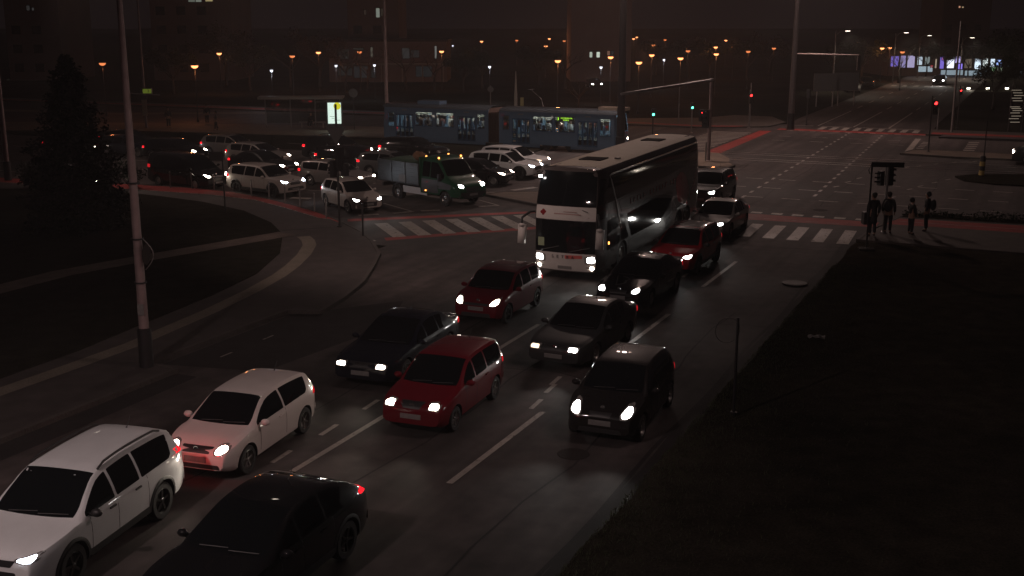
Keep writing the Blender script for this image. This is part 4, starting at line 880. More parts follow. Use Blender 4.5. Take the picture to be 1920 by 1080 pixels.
def truck():
    root = thing('tipper_truck', 'green and silver tipper truck with a loaded dropside bed and amber roof markers', 'truck', (-4.07, 58.90, 0), radians(-46.0), GS)
    green = paint('truck_green', (.013, .062, .032), .3); silver = paint('truck_silver', (.09, .095, .105), .35, .4); Wd, H = 2.02, 2.35
    # cab: lofted like a van nose
    top = pchip([(3.10, .62), (3.06, .92), (2.98, 1.08), (2.75, 1.22), (2.35, 1.36), (2.20, 1.45), (1.62, 2.10), (1.40, 2.26), (1.1, 2.33), (.7, 2.36), (.25, 2.34), (.16, 2.28)])
    def sect(x):
        zt = top(x); w = Wd/2*(1-.16*clamp((x-2.3)/.8)**2.3); g = clamp((zt-1.30)/1.0); zb = min(1.30, zt-.06); ye = w*(.93-.10*g); ze = zt-.03-.05*g
        return [(0, .42), (.8*w, .42), (.96*w, .50), (w, .8), (w, 1.05 if zb > 1.1 else zb-.03), (.98*w, zb), ((w+ye)/2*.99, zb+(ze-zb)*.5), (ye, ze), (.92*ye, zt-.015), (.5*ye, zt), (0, zt+.01)]
    xs = sorted(set([round(.16+2.94*i/30, 3) for i in range(31)] + [3.03, 3.07]))
    b = shell_from(xs, sect); bvh = BVHTree.FromPolygons(b.v, b.f); bo = b.build('cab', green, None, True)
    cut_wells(bo, [(2.05, .36, .44, Wd/2-.36, Wd/2+.1)], MT['black']); bo.parent = root
    P = lambda nm, poly, axis, sd, mat, **k: patch_obj(nm, root, bvh, poly, axis, sd, mat, **k)
    P('windscreen', rpoly([(2.12, -.86), (2.2, 0), (2.12, .86), (1.50, .76), (1.50, -.76)], .06), 'z', 1, MT['glass'], off=.008, step=.1)
    P('front_bumper', rpoly([(-.98, .44), (-.96, .74), (.96, .74), (.98, .44)], .06), 'x', 1, MT['plastic'], off=.02, step=.1)
    P('grille', rpoly([(-.42, .78), (-.46, .98), (.46, .98), (.42, .78)], .05), 'x', 1, MT['plastic'], off=.008, step=.08)
    P('number_plate', [(-.26, .56), (-.26, .67), (.26, .67), (.26, .56)], 'x', 1, MT['plate'], off=.03, step=.2)
    for s in (1, -1):
        P('door', rpoly([(.30, .58), (.24, 1.25), (1.55, 1.25), (1.55, .58)], .06), 'y', s, silver, off=.012, step=.15)
        P('front_wing', rpoly([(1.58, .84), (1.58, 1.22), (2.55, 1.10), (2.5, .84)], .05), 'y', s, silver, off=.008, step=.12)
        P('side_window', rpoly([(.95, 1.34), (.95, 2.12), (1.42, 2.10), (2.0, 1.52), (1.98, 1.34)], .06), 'y', s, MT['glass'], off=.012, step=.1)
        P('rear_side_window', rpoly([(.32, 1.36), (.32, 2.10), (.88, 2.12), (.88, 1.36)], .06), 'y', s, MT['glass'], off=.012, step=.1)
        P('headlight', rpoly([(s*.62, .96), (s*.56, 1.08), (s*.80, 1.16), (s*.86, 1.02)], .05), 'x', 1, MT['hl_white'], off=.014, step=.05)
        spot('headlight_beam', root, (3.2, s*.72, 1.0), (1, .03*s, -.06), HEAD_W, (1, .95, .88))
        m = MB(); m.box((1.85, s*1.16, 1.42), (.10, .20, .36)); m.box((1.86, s*1.02, 1.36), (.05, .14, .05)); m.build('wing_mirror', MT['plastic'], root)
        mk = MB()
        for x in (1.35, .38): mk.ball((x, s*.74, 2.33), .05, 10, 6)
        mk.build('roof_marker', MT['amber'], root)
        mk = MB(); mk.box((.62, s*1.03, .66), (.08, .03, .05)); mk.build('side_marker', MT['amber'], root)
        wheel(root, 2.05, s*.88, .36, s, 'truck', .24); wheel(root, -1.75, s*.86, .36, s, 'truck', .26)
    ch = MB(); ch.box((-1.4, 0, .60), (3.3, .8, .16)); ch.box((-3.05, 0, .62), (.12, 1.8, .2)); ch.build('chassis', MT['black'], root)
    mg = MB()
    for s in (1, -1): mg.lathe([(.40, -.14), (.43, -.14), (.43, .14), (.40, .14)], (-1.75, s*.86, .36), 24, 'Y', True)
    mg.build('mudguard', MT['plastic'], root)
    for s in (1, -1):
        q = MB(); q.box((-.35, s*.93, .55), (1.9, .04, .34)); q.build('side_guard', M('guard_white', (.42, .43, .45), .45), root)
    alu = M('dropside_aluminium', (.085, .09, .092), .42, .6, noise=.2, scale=6, bump=.1)
    bed = MB(); bed.box((-1.55, 0, .86), (3.35, 2.06, .08)); bed.build('bed_floor', MT['black'], root)
    for s in (1, -1):
        q = MB(); q.box((-1.55, s*1.03, 1.42), (3.35, .05, 1.06))
        for k in range(5): q.box((-1.55, s*1.065, 1.05+.2*k), (3.30, .02, .03))
        for x in (-3.2, -2.1, -1.0, .08): q.box((x, s*1.07, 1.42), (.07, .035, 1.1))
        q.build('side_board', alu, root)
        q = MB(); q.box((-1.2, s*1.085, 1.12), (.55, .01, .36)); q.build('side_sign', MT['plate'], root) if s < 0 else None
    q = MB(); q.box((-3.24, 0, 1.42), (.05, 2.0, 1.06)); q.build('tail_board', alu, root)
    q = MB(); q.box((.15, 0, 1.60), (.06, 2.05, 1.42)); q.build('head_board', green, root)
    lp = MB(); random.seed(5); n = 14; vs = []
    for i in range(n+1):
        for j in range(9):
            e = sin(pi*i/n)*sin(pi*j/8); vs.append((-3.15+3.2*i/n, -.98+1.96*j/8, 1.82+.28*e**.6+random.uniform(-.05, .05)))
    lp.add(vs, [(i*9+j, (i+1)*9+j, (i+1)*9+j+1, i*9+j+1) for i in range(n) for j in range(8)]); lp.build('load_cover', M('green_tarp', (.018, .05, .03), .6, noise=.4, scale=4), root, True)
    sx = MB(); sx.ball((0, 0, 0), .42, 14, 8, (1.0, .75, .55)); sx.v = [(x+random.uniform(-.03, .03), y+random.uniform(-.03, .03), z+random.uniform(-.03, .03)) for x, y, z in sx.v]
    o = sx.build('sack', M('hessian', (.16, .085, .045), .9, noise=.3, scale=9), None, True); a = radians(-46); lx, ly = -.45, -.45
    o.location = (-4.07+lx*cos(a)-ly*sin(a), 58.90+lx*sin(a)+ly*cos(a), 2.24); o.rotation_euler = (0, .25, a+.3)
    tag(o, 'brown sack lying on the green load cover of the tipper truck', 'sack')
truck()

def tram():
    A = radians(-25.71); root = thing('tram', 'blue articulated tram with lit windows full of passengers, crossing behind the queue', 'tram', (ta[0]+sin(A)*0, ta[1], 0), A)
    blue = paint('tram_blue', (.090, .15, .225), .45); dkb = paint('tram_trim', (.03, .07, .13), .45); roofm = paint('tram_roof', (.045, .055, .065), .6)
    Y0, Wd = 0.0, 2.2      # near side lies on y = 0, the body behind it (y up to 2.2)
    inw = M('tram_inner_wall', (.35, .34, .31), .7, noise=.1); seatm = M('tram_seat', (.05, .07, .12), .6); glass = clear_glass('tram_glass', (.80, .83, .82), .05)
    wins = [[(1.78, 3.25), (3.57, 5.06), (7.0, 7.62)], [(9.1, 9.6), (11.45, 12.98), (13.2, 14.72)]]
    doors = [[(.06, 1.62), (5.36, 6.86)], [(9.82, 11.25), (14.92, 16.45)]]
    ends = [(-1.1, 7.92), (8.78, 17.92)]; zw0, zw1, zd0, zd1, zb, zt = 1.38, 2.40, .42, 2.22, .40, 2.72
    for (x0, x1), wl, dl, k in zip(ends, wins, doors, (0, 1)):
        car_ = sub_empty('carriage', root)
        # side walls made of panels round the openings
        for side, y in ((0, .0), (1, Wd)):
            ops = sorted([(a, b, zw0, zw1) for a, b in wl] + [(a, b, zd0, zd1) for a, b in dl]) if side == 0 else sorted([(a, b, zw0, zw1) for a, b in wl] + [(a, b, zw0, zw1) for a, b in dl])
            if k == 0: ops = [(-.58, -.06, zw0-.1, zw1-.1)] + ops
            else: ops = ops + [(16.62, 17.40, zw0-.15, zw1)]
            wl_ = MB(); xc = x0+.18 if k == 0 else x0; xe = x1 if k == 0 else x1-.25
            for a, b, z0, z1 in ops:
                if a > xc: wl_.box(((xc+a)/2, y, (zb+zt)/2), (a-xc, .06, zt-zb))
                wl_.box(((a+b)/2, y, (zb+z0)/2), (b-a, .06, z0-zb)) if z0 > zb+.03 else None
                wl_.box(((a+b)/2, y, (z1+zt)/2), (b-a, .06, zt-z1)); xc = b
            if xe > xc: wl_.box(((xc+xe)/2, y, (zb+zt)/2), (xe-xc, .06, zt-zb))
            wl_.build('side_wall', blue, car_)
            for a, b, z0, z1 in ops:
                if side == 0 and z0 == zd0: continue
                w_ = MB(); w_.box(((a+b)/2, y+.0, (z0+z1)/2), (b-a, .012, z1-z0)); w_.build('window', glass, car_)
                fr = MB(); yo = y-.035 if side == 0 else y+.035
                for xx in (a, b): fr.box((xx, yo, (z0+z1)/2), (.05, .02, z1-z0+.05))
                for zz in (z0, z1): fr.box(((a+b)/2, yo, zz), (b-a-.05, .02, .05))
                fr.box(((a+b)/2, yo, z1-.30), (b-a-.06, .016, .025)); fr.build('window_frame', dkb, car_)
        for a, b in dl:
            n = 4; w = (b-a)/n
            for i in range(n):
                lf = MB(); xc = a+w*(i+.5)
                for dx in (-.5, .5): lf.box((xc+dx*(w-.07), -.01, (zd0+zd1)/2), (.06, .05, zd1-zd0))
                for zz, hh in ((zd0+.06, .12), (zd1-.05, .10), (1.25, .07)): lf.box((xc, -.01, zz), (w-.14, .05, hh))
                d = lf.build('door_leaf', dkb, car_)
                gq = MB(); gq.box((xc, 0, (zd0+.12+1.215)/2), (w-.14, .012, 1.215-zd0-.12)); gq.box((xc, 0, (1.285+zd1-.1)/2), (w-.14, .012, zd1-.1-1.285)); gq.build('door_glass', glass, d)
        # roof, floor, ends, skirts
        rf = MB(); vs = []; n = 10
        for x in (x0, x0+.12, x1-.12, x1):
            e = .05 if x in (x0, x1) else 0
            for i in range(n+1): a = pi*i/n; vs.append((x, Wd/2-cos(a)*(Wd/2+.06-e), zt-.02+sin(a)**.7*(.30-e)))
        rf.add(vs, [(i*(n+1)+j, (i+1)*(n+1)+j, (i+1)*(n+1)+j+1, i*(n+1)+j+1) for i in range(3) for j in range(n)]); rf.build('roof', roofm, car_, True, 40)
        fl = MB(); fl.box(((x0+x1)/2, Wd/2, .86), (x1-x0-.3, Wd-.1, .06)); fl.build('floor', MT['plastic'], car_)
        ce = MB(); ce.box(((x0+x1)/2, Wd/2, zt-.02), (x1-x0-.3, Wd-.1, .03)); ce.build('ceiling', inw, car_)
        lt = MB()
        for yy in (.55, 1.65): lt.box(((x0+x1)/2, yy, zt-.05), (x1-x0-1.2, .10, .03))
        lt.build('ceiling_light', emis('tram_tube', (.95, 1, .93), 30), car_)
        ps = MB(); 
        for i in range(int((x1-x0)/1.3)):
            x = x0+.9+1.3*i
            for yy in (.5, 1.7): ps.tube([(x, yy, .86), (x, yy, zt-.05)], .025, 6)
        for yy in (.5, 1.7): ps.tube([(x0+.6, yy, 2.2), (x1-.6, yy, 2.2)], .022, 6)
        ps.build('handrail', M('tram_rail', (.6, .58, .5), .35, .5), car_)
        st = MB(); x = x0+1.9
        while x < x1-1.0:
            for yy in (.42, 1.78): st.box((x, yy, 1.18), (.40, .42, .06)); st.box((x-.2, yy, 1.46), (.06, .42, .62)); st.box((x, yy, 1.02), (.1, .1, .3))
            x += .82
        st.build('seat', seatm, car_)
        sk = MB(); 
        for yy in (.02, Wd-.02):
            for a, b in (((x0+.3, x0+2.2), (x0+3.9, x1-.3)) if k == 0 else ((x0+.3, 12.0), (14.4, x1-.4))):
                sk = MB(); sk.box(((a+b)/2, yy, .33), (b-a, .05, .26)); sk.build('skirt', blue, car_)
        bg = MB()
        for x in ((1.8, 3.6) if k == 0 else (12.4, 14.2)):
            for yy in (.35, Wd-.35): bg.lathe([(.001, -.05), (.33, -.05), (.33, .05), (.001, .05)], (x, yy, .335), 20, 'Y')
        bg.box((2.7 if k == 0 else 13.3, Wd/2, .42), (2.4, 1.4, .18)); bg.build('bogie', MT['black'], car_)
        s_ = -1 if k == 0 else 1; xe = x0 if k == 0 else x1     # sloping end
        en = MB(); xi = xe-s_*.28
        vs = [(xi, 0, zb), (xi, Wd, zb), (xi, Wd, zt), (xi, 0, zt), (xe, .12, zb), (xe, Wd-.12, zb), (xe, Wd-.12, 1.45), (xe, .12, 1.45), (xe-s_*.18, .14, zt), (xe-s_*.18, Wd-.14, zt)]
        en.add(vs, [(0, 4, 7, 8, 3), (1, 2, 9, 6, 5), (4, 5, 6, 7), (3, 8, 9, 2), (0, 1, 5, 4)]); en.build('end_panel', blue, car_)
        wn = MB(); wn.add([(xe+s_*.006, .25, 1.52), (xe+s_*.006, Wd-.25, 1.52), (xe-s_*.16, Wd-.27, 2.58), (xe-s_*.16, .27, 2.58), (xe-s_*.02, .25, 1.50), (xe-s_*.02, Wd-.25, 1.50), (xe-s_*.19, Wd-.27, 2.58), (xe-s_*.19, .27, 2.58)], [(0, 1, 2, 3), (4, 5, 6, 7), (0, 1, 5, 4), (7, 6, 2, 3)])
        wn.build('end_window', MT['glass'], car_)
        for yy in (.2, Wd-.2):
            q = MB(); q.lathe([(.001, .02), (.07, .015), (.08, 0)], (xe, yy, .95), 12, 'X'); q.build('tail_light' if k == 0 else 'headlight', MT['tail' if k == 0 else 'hl_warm'], car_)
    be = MB(); vs = []; n = 13; x0, x1 = 7.93, 8.77
    for i in range(n+1):
        e = -.05 if i % 2 else .06; x = x0+(x1-x0)*i/n
        vs += [(x, .02-e, .42), (x, .02-e, 2.60), (x, .2, 2.78+e), (x, Wd-.2, 2.78+e), (x, Wd-.02+e, 2.60), (x, Wd-.02+e, .42)]
    be.add(vs, [(i*6+j, (i+1)*6+j, (i+1)*6+j+1, i*6+j+1) for i in range(n) for j in range(5)]); be.build('bellows', M('bellows', (.055, .030, .022), .8), root)
    eq = MB(); eq.box((2.6, 1.1, 3.06), (1.9, 1.1, .28)); eq.build('roof_box', blue, root); eq = MB(); eq.box((17.2, 1.1, 3.06), (2.0, 1.0, .22)); eq.build('roof_box', paint('roof_cream', (.30, .25, .20), .6), root)
    ar = MB(); ar.tube([(10.6, 1.1, 2.98), (11.6, 1.1, 3.6), (10.8, 1.1, 4.2)], .03, 6); ar.tube([(10.8, .5, 4.22), (10.8, 1.7, 4.22)], .03, 6); ar.tube([(12.0, .6, 3.0), (11.6, 1.1, 3.6)], .03, 6); ar.build('pantograph', MT['black'], root)
    ds = MB(); ds.box((14.0, -.045, 2.30), (1.32, .04, .30)); dp = ds.build('route_display', MT['black'], root)
    led = emis('led_green', (.45, .95, .06), 1.6)
    text_mesh('route_text', '3', .28, led, dp, (13.45, -.07, 2.30), (pi/2, 0, 0), .002); text_mesh('route_text', 'AUTOBUSNI KOL.', .115, led, dp, (14.1, -.07, 2.36), (pi/2, 0, 0), .002); text_mesh('route_text', 'SAVISCE', .125, led, dp, (14.05, -.07, 2.225), (pi/2, 0, 0), .002)
    for x in (.85, 6.1, 10.5, 15.7):
        nb = MB(); nb.box((x, -.036, 2.52), (.40, .012, .06))
        nb.build('fleet_number', MT['plate'], root)
    return root, A
TRAM, TRAM_A = tram()
# ------------------------------------------------------------------ masts, signals, signs
def mast(name, label, cat, xy, h, r0, r1, mat, base_h=0, base_mat=None, group=None, parts=None):
    t = thing(name, label, cat, (xy[0], xy[1], 0), 0, group)
    b = MB(); n = 8; b.tube([(0, 0, .02+base_h+(h-base_h)*k/n) for k in range(n+1)], [r0+(r1-r0)*k/n for k in range(n+1)], 14)
    for z in (.25, .5): 
        k = z*h*.5; rr = r0+(r1-r0)*z*.5; b.lathe([(rr, -.03), (rr+.012, -.03), (rr+.012, .03), (rr, .03)], (0, 0, k), 14)
    b.build('pole', mat, t, True, 40)
    if base_h:
        b = MB(); b.lathe([(.001, .0), (r0+.10, .0), (r0+.10, .06), (r0+.055, .08), (r0+.05, base_h), (.001, base_h+.01)], n=14); b.build('base_sleeve', base_mat or MT['black'], t, True, 40)
    return t
def lamp_arm(t, h, ang, ln, mat, head='head'):
    a = MB(); c, s = cos(ang), sin(ang); a.tube([(0, 0, h-.6), (c*.3, s*.3, h-.15), (c*ln*.6, s*ln*.6, h+.1), (c*ln, s*ln, h+.12)], [.06, .055, .05, .045], 8); a.build('arm', mat, t, True)
    hd = MB(); hd.box((0, 0, 0), (.75, .30, .12)); o = hd.build('lamp_head', MT['board'], t); o.location = (c*(ln+.3), s*(ln+.3), h+.12); o.rotation_euler = (0, 0, ang)
    g_ = MB(); g_.box((0, 0, -.072), (.55, .22, .02)); g_.build('lamp_glass', emis('street_led', (1, .86, .70), 14) if 'street_led' not in bpy.data.materials else bpy.data.materials['street_led'], o)
    return (c*(ln+.3), s*(ln+.3), h-.02)
pk = MT['pole_pink']
m1 = mast('street_mast', 'tall pale pinkish steel mast with a black base on the near left pavement', 'lamp post', G(276, 695), 13.0, .130, .045, pk, 1.15, MT['black'])
b = MB(); b.tube([(.12, -.05, 7.25), (.9, -.25, 7.22)], .014, 6); b.build('bracket', MT['steel'], m1)
b = MB(); pts = [(.19+.42*sin(pi*k/8)*.55, -.10, 3.55-.8*k/8) for k in range(9)]; b.tube(pts, [.012]*9, 6); b.v += []; b.build('hose_loop', MT['steel'], m1, True)
b = MB(); b.lathe([(.001, .012), (.27, .012), (.28, 0), (.27, -.012), (.001, -.012)], (0, 0, 0), 24, 'Y'); o = b.build('round_sign', MT['steel_dark'], m1); o.location = (.22, -.05, 3.15); o.rotation_euler = (0, 0, radians(86))
b = MB()
for z in (3.55, 2.4, 5.0): b.lathe([(.15, -.02), (.165, -.02), (.165, .02), (.15, .02)], (0, 0, z), 14, 'Z', True)
b.build('clamp', MT['black'], m1)
b = MB(); b.box((0, -.155, 1.7), (.16, .02, .30)); b.build('sticker', MT['plate'], m1)
m3 = mast('street_mast', 'pinkish lamp mast with a black base at the far left edge of the picture', 'lamp post', G(16, 342), 13.0, .15, .08, pk, 1.2, MT['black'])
mast('street_mast', 'tall grey mast rising behind the rear end of the blue tram', 'lamp post', (-9.9, 91.5), 15.0, .15, .08, pk, .9, MT['black'])
q = lamp_arm(m3, 13.0, radians(20), 3.0, pk); spot('lamp_light', m3, (q[0], q[1], q[2]-.1), (.6, .25, -.75), LAMP_W*.12, (1, .72, .63), 125, .6, .12)
q = lamp_arm(m1, 13.0, radians(58), 2.4, pk); spot('lamp_light', m1, (q[0], q[1], q[2]-.1), (.28, .85, -.50), LAMP_W*.31, (1, .73, .64), 80, .8, .12)
# the dark central mast and its floodlights (their glow lights the junction)
m5 = mast('lighting_mast', 'thick dark lighting mast standing in front of the tram cab, its floodlights above the frame', 'lamp post', G(1163, 292), 18.0, .29, .16, MT['pole_dark'], 1.3, MT['black'])
m6 = mast('lighting_mast', 'thick grey lighting mast with a black base at the corner of the far crossing', 'lamp post', G(1482, 243), 19.0, .26, .10, M('grey_mast', (.10, .085, .085), .6, .2, noise=.25, scale=4), 1.4, MT['black'])
b = MB(); p0 = Vector((.25, 0, 6.35)); b.tube([p0, p0+Vector((5.0, -.5, -.10))], .05, 8); b.tube([(5.2, -.5, 6.25), (5.2, -.5, 5.0)], .035, 6); b.build('bracket_arm', M('arm_steel', (.6, .5, .47), .45), m6, True)
b = MB(); b.box((5.3, -.5, 5.6), (.25, .2, 1.2)); b.build('signal_box', MT['black'], m6)
def floods(t, h, dirs, power, col=(1, .71, .62)):
    for a in dirs:
        x, y = cos(a)*.9, sin(a)*.9
        b = MB(); b.box((0, 0, 0), (.2, .6, .45)); o = b.build('floodlight', MT['board'], t); o.location = (x, y, h-.2); o.rotation_euler = (0, radians(50), a)
        g_ = MB(); g_.box((.11, 0, 0), (.02, .5, .36)); g_.build('floodlight_glass', bpy.data.materials.get('flood_glass') or emis('flood_glass', (1, .85, .70), 12), o)
        b = MB(); b.tube([(0, 0, h-.3), (x*.8, y*.8, h-.2)], .04, 6); b.build('floodlight_bracket', MT['steel'], t)
        l = spot('flood_beam', t, (x*1.25, y*1.25, h-.35), (cos(a), sin(a), -1.35), power, col, 122, .6, .25)
floods(m5, 18.0, [radians(-35), radians(-95), radians(80)], LAMP_W*.19)
floods(m5, 18.0, [radians(-150), radians(-175)], LAMP_W*.14)
floods(m6, 19.0, [radians(k) for k in (-60, -110, 30)], LAMP_W*.21)
m7 = mast('lamp_post', 'slim pale lamp post on the far right corner with a lamp head at its top', 'lamp post', G(1784, 250), 9.0, .10, .06, MT['steel'], 0)
mR = mast('street_mast', 'street mast on the right-hand verge, outside the picture, lighting the near lanes', 'lamp post', (12.8, 22.0), 12.0, .13, .06, pk, 1.15, MT['black'])
q = lamp_arm(mR, 12.0, radians(165), 3.6, pk); spot('lamp_light', mR, (q[0], q[1], q[2]-.1), (-.90, .20, -.62), LAMP_W*.11, (1, .72, .66), 72, .9, .12)
mL = mast('street_mast', 'street mast on the left pavement nearest the viewer, outside the picture', 'lamp post', (-15.5, 10.0), 12.0, .13, .06, pk, 1.15, MT['black'])
q = lamp_arm(mL, 12.0, radians(-15), 3.6, pk); spot('lamp_light', mL, (q[0], q[1], q[2]-.1), (.45, .35, -.85), LAMP_W*.205, (1, .76, .72), 125, .6, .12)

SIG = {}
def signal_head(parent, loc, rz, n=3, lit=None, size=.30, ped=False):
    b = MB(); w, h = size, size*n
    b.box((0, 0, 0), (.20, w+.06, h+.08)); o = b.build('signal_head', MT['black'], parent); o.location = loc; o.rotation_euler = (0, 0, rz)
    for i in range(n):
        z = (n-1)/2*size - i*size
        v = MB(); vs = []
        for k in range(9):
            a = pi*k/8; vs += [(.10, cos(a)*size*.42, z+sin(a)*size*.42), (.27, cos(a)*size*.42, z+sin(a)*size*.42)]
        v.add(vs, [(2*k, 2*k+1, 2*k+3, 2*k+2) for k in range(8)]); v.build('visor', MT['black'], o)
        c = ('red', 'amber', 'green')[i] if n == 3 else ('red', 'green')[i]
        mat = {'red': ('sig_red', (1, .03, .03), 5), 'green': ('sig_green', (.12, 1, .62), 5), 'amber': ('sig_amber', (1, .4, .05), 5)}[c] if lit == c else None
        m_ = (bpy.data.materials.get(mat[0]) or emis(*mat)) if mat else MT['plastic']
        q = MB(); q.lathe([(.001, .03), (size*.25, .022), (size*.38, .0)], (.10, 0, z), 16, 'X'); q.build('lens', m_, o)
    return o
def signal_post(label, xy, h, heads, r=.055, mat=None, base=True, extra=None):
    t = thing('traffic_signal', label, 'traffic light', (xy[0], xy[1], .10))
    b = MB(); b.tube([(0, 0, -.1), (0, 0, h)], r, 12); b.lathe([(r, 0), (r+.07, 0), (r+.07, .05), (r, .07)], (0, 0, 0), 12, 'Z', True); b.build('pole', mat or MT['steel'], t, True, 40)
    for hd in heads: signal_head(t, *hd)
    return t
t = signal_post('dark signal post carrying an upside-down triangle sign, left of the diagonal zebra', G(637, 430), 5.4, [((.10, .05, 3.05), radians(140), 3), ((-.16, -.10, 2.6), radians(150), 3, None, .22), ((.30, .12, 2.55), radians(60), 2, None, .24)], .05, MT['black'])
b = MB(); b.prism([(-.45, 0), (.45, 0), (0, -.78)], -.012, .012); o = b.build('triangle_sign', MT['black'], t); o.location = (-.02, -.06, 4.42); o.rotation_euler = (pi/2, 0, radians(-6))
t = signal_post('signal post with heads turned away, between the people waiting at the right', G(1656, 441), 2.95, [((.12, .12, 2.45), radians(20), 3, None, .24), ((-.25, .1, 2.36), radians(200), 3, None, .18)], .055)
# portal signal on the refuge
gx, gy = G(1328, 305); t = thing('signal_gantry', 'grey signal gantry with a long drooping arm behind the coach roof', 'traffic light', (gx, gy, .1))
b = MB(); b.tube([(0, 0, -.1), (0, 0, 2.6), (0, 0, 5.3)], [.115, .105, .09], 14); b.lathe([(.12, 0), (.22, 0), (.22, .05), (.12, .08)], (0, 0, 0), 14, 'Z', True); b.build('pole', MT['pole_pink'], t, True, 40)
b = MB(); b.tube([(.05, 0, 5.22), (6.4-gx, 68-gy, 4.75)], [.10, .075], 10); b.build('arm', MT['steel'], t, True)
b = MB(); b.lathe([(.12, -.08), (.13, -.08), (.13, .08), (.001, .08)], (0, 0, 5.25), 14); b.build('cap', MT['steel'], t)
signal_head(t, (-.30, -.12, 2.75), radians(-115), 3, 'red' if 0 else None, .36); signal_head(t, (-.55, .05, 2.95), radians(-60), 3, 'red', .22)
b = MB(); b.tube([(-.22, -.22, .05), (-.22, -.22, 1.25)], .05, 8); b.build('guard_post', MT['plate'], t)
signal_post('pedestrian signal showing a green figure behind the coach roof, nearer the tram', G(1223, 272), 2.6, [((0, -.1, 2.3), radians(-90), 2, 'green', .24)], .05, MT['black'])
signal_post('pedestrian signal showing a green figure beside the striped crossing', G(1296, 252), 2.5, [((0, -.1, 2.2), radians(-90), 2, 'green', .24)], .05)
signal_post('signal showing red, left of the thick grey lighting mast', G(1404, 242), 3.2, [((.05, -.1, 2.5), radians(-92), 3, 'red', .26)], .06)
signal_post('unlit signal on a thin post just right of the thick grey lighting mast', G(1512, 235), 3.0, [((0, -.1, 2.7), radians(60), 3, None, .24)], .05, MT['black'])
signal_post('signal showing red on a dark post at the right-hand stop line', G(1740, 288), 3.9, [((.2, -.1, 3.1), radians(-92), 3, 'red', .30)], .05, MT['black'])
signal_post('small signal with a dim red light near the slim pale lamp post', G(1794, 243), 3.6, [((0, -.1, 3.1), radians(-92), 2, 'red', .20)], .045, MT['black'])
# road sign seen from behind, by the bollards
def post_sign(name, label, xy, h, board, mat=None, r=.035, rz=0.0, cat='road sign', bm=None):
    t = thing(name, label, cat, (xy[0], xy[1], .1), rz); b = MB(); b.tube([(0, 0, -.1), (0, 0, h)], r, 10); b.lathe([(r, 0), (r+.05, 0), (r+.05, .03), (r, .04)], (0, 0, 0), 10, 'Z', True); b.build('post', mat or MT['black'], t, True, 40)
    q = MB(); board(q); q.build('sign_panel', bm or MT['black'], t); return t
post_sign('road_sign', 'thin black signpost with a rectangular panel seen from behind, beside the black van', G(423, 406), 3.0, lambda q: (q.box((-.32, .03, 2.75), (.62, .02, .42)), q.box((0, .02, 2.75), (.10, .03, .3))))
def ring_board(q): q.lathe([(.001, .012), (.29, .012), (.30, 0), (.29, -.012), (.001, -.012)], (-.22, .0, 1.95), 26, 'X')
post_sign('road_sign', 'thin dark post with a round sign seen edge-on, in the black verge on the right', G(1375, 782), 2.3, lambda q: q.lathe([(.29, .006), (.30, .006), (.30, -.006), (.29, -.006)], (-.22, .04, 2.0), 28, 'Y', True), rz=.2)
post_sign('road_sign', 'round sign on a thin post on the tram stop platform right of the shelter', (-13.2, 96.6), 3.4, lambda q: q.lathe([(.001, .012), (.36, .012), (.37, 0), (.36, -.012), (.001, -.012)], (0, -.06, 3.1), 24, 'Y'), bm=MT['board'])
t = post_sign('street_name_sign', 'portal-like dark frame with a broad board on top beside the waiting pedestrians', G(1624, 470), 3.46, lambda q: q.box((.60, 0, 3.38), (1.25, .06, .20)), rz=radians(-8), cat='sign')
b = MB(); b.tube([(-.06, 0, 3.0), (-.12, 0, 3.15), (-.02, 0, 3.4)], .02, 6); b.build('brace', MT['black'], t); b = MB(); b.prism([(-.3, -.25), (.3, -.25), (.3, .25), (-.3, .25)], -.1, .015); b.build('base_plate', MT['steel_dark'], t)
# tram stop indicator at the left
t = thing('stop_indicator', 'tram stop pole with a small green lit display and a pale timetable board, far left', 'tram stop sign', (G(275, 243)[0], G(275, 243)[1], .1))
b = MB(); b.tube([(0, 0, -.1), (0, 0, 12.0)], [.11, .07], 10); b.build('pole', MT['pole_pink'], t, True, 40)
b = MB(); b.box((.18, -.1, 3.15), (1.05, .18, .52)); dp = b.build('display_case', M('display_case', (.05, .055, .04), .6), t)
b = MB(); b.box((.32, -.195, 3.15), (.72, .012, .36)); b.build('display', emis('stop_green', (.32, .42, .05), .22), dp); text_mesh('display_digit', '3', .34, MT['black'], dp, (.42, -.205, 3.15), (pi/2, 0, 0), .003); 
b = MB(); b.box((.0, -.15, 1.75), (.42, .04, 1.35)); b.build('timetable', M('timetable', (.30, .24, .18), .6), t); b = MB(); b.box((0, -.14, 2.62), (.5, .05, .36)); b.build('stop_plate', MT['board'], t)
# shelter with its backlit poster
sx0, sy0 = G(492, 246); sx1, sy1 = G(640, 245); ang = atan2(sy1-sy0, sx1-sx0); sl = math.hypot(sx1-sx0, sy1-sy0)
t = thing('tram_shelter', 'long flat-roofed tram stop shelter with a glass back wall behind the queue of cars', 'shelter', (sx0, sy0, .16), ang)
b = MB(); b.box((sl/2, .7, 2.62), (sl+.5, 1.9, .14)); b.box((sl/2, -.27, 2.60), (sl+.5, .04, .22)); b.build('roof', M('shelter_roof', (.20, .18, .155), .55), t)
for k in range(4):
    b = MB(); b.box((.15+(sl-.3)*k/3, 1.35, 1.28), (.08, .08, 2.55)); b.build('post', MT['steel'], t)
for k in range(3):
    b = MB(); b.box((.15+(sl-.3)*(k+.5)/3, 1.37, 1.35), ((sl-.3)/3-.12, .012, 1.9)); b.build('glass_panel', clear_glass('shelter_glass', (.7, .72, .7), .08) if 'shelter_glass' not in bpy.data.materials else bpy.data.materials['shelter_glass'], t)
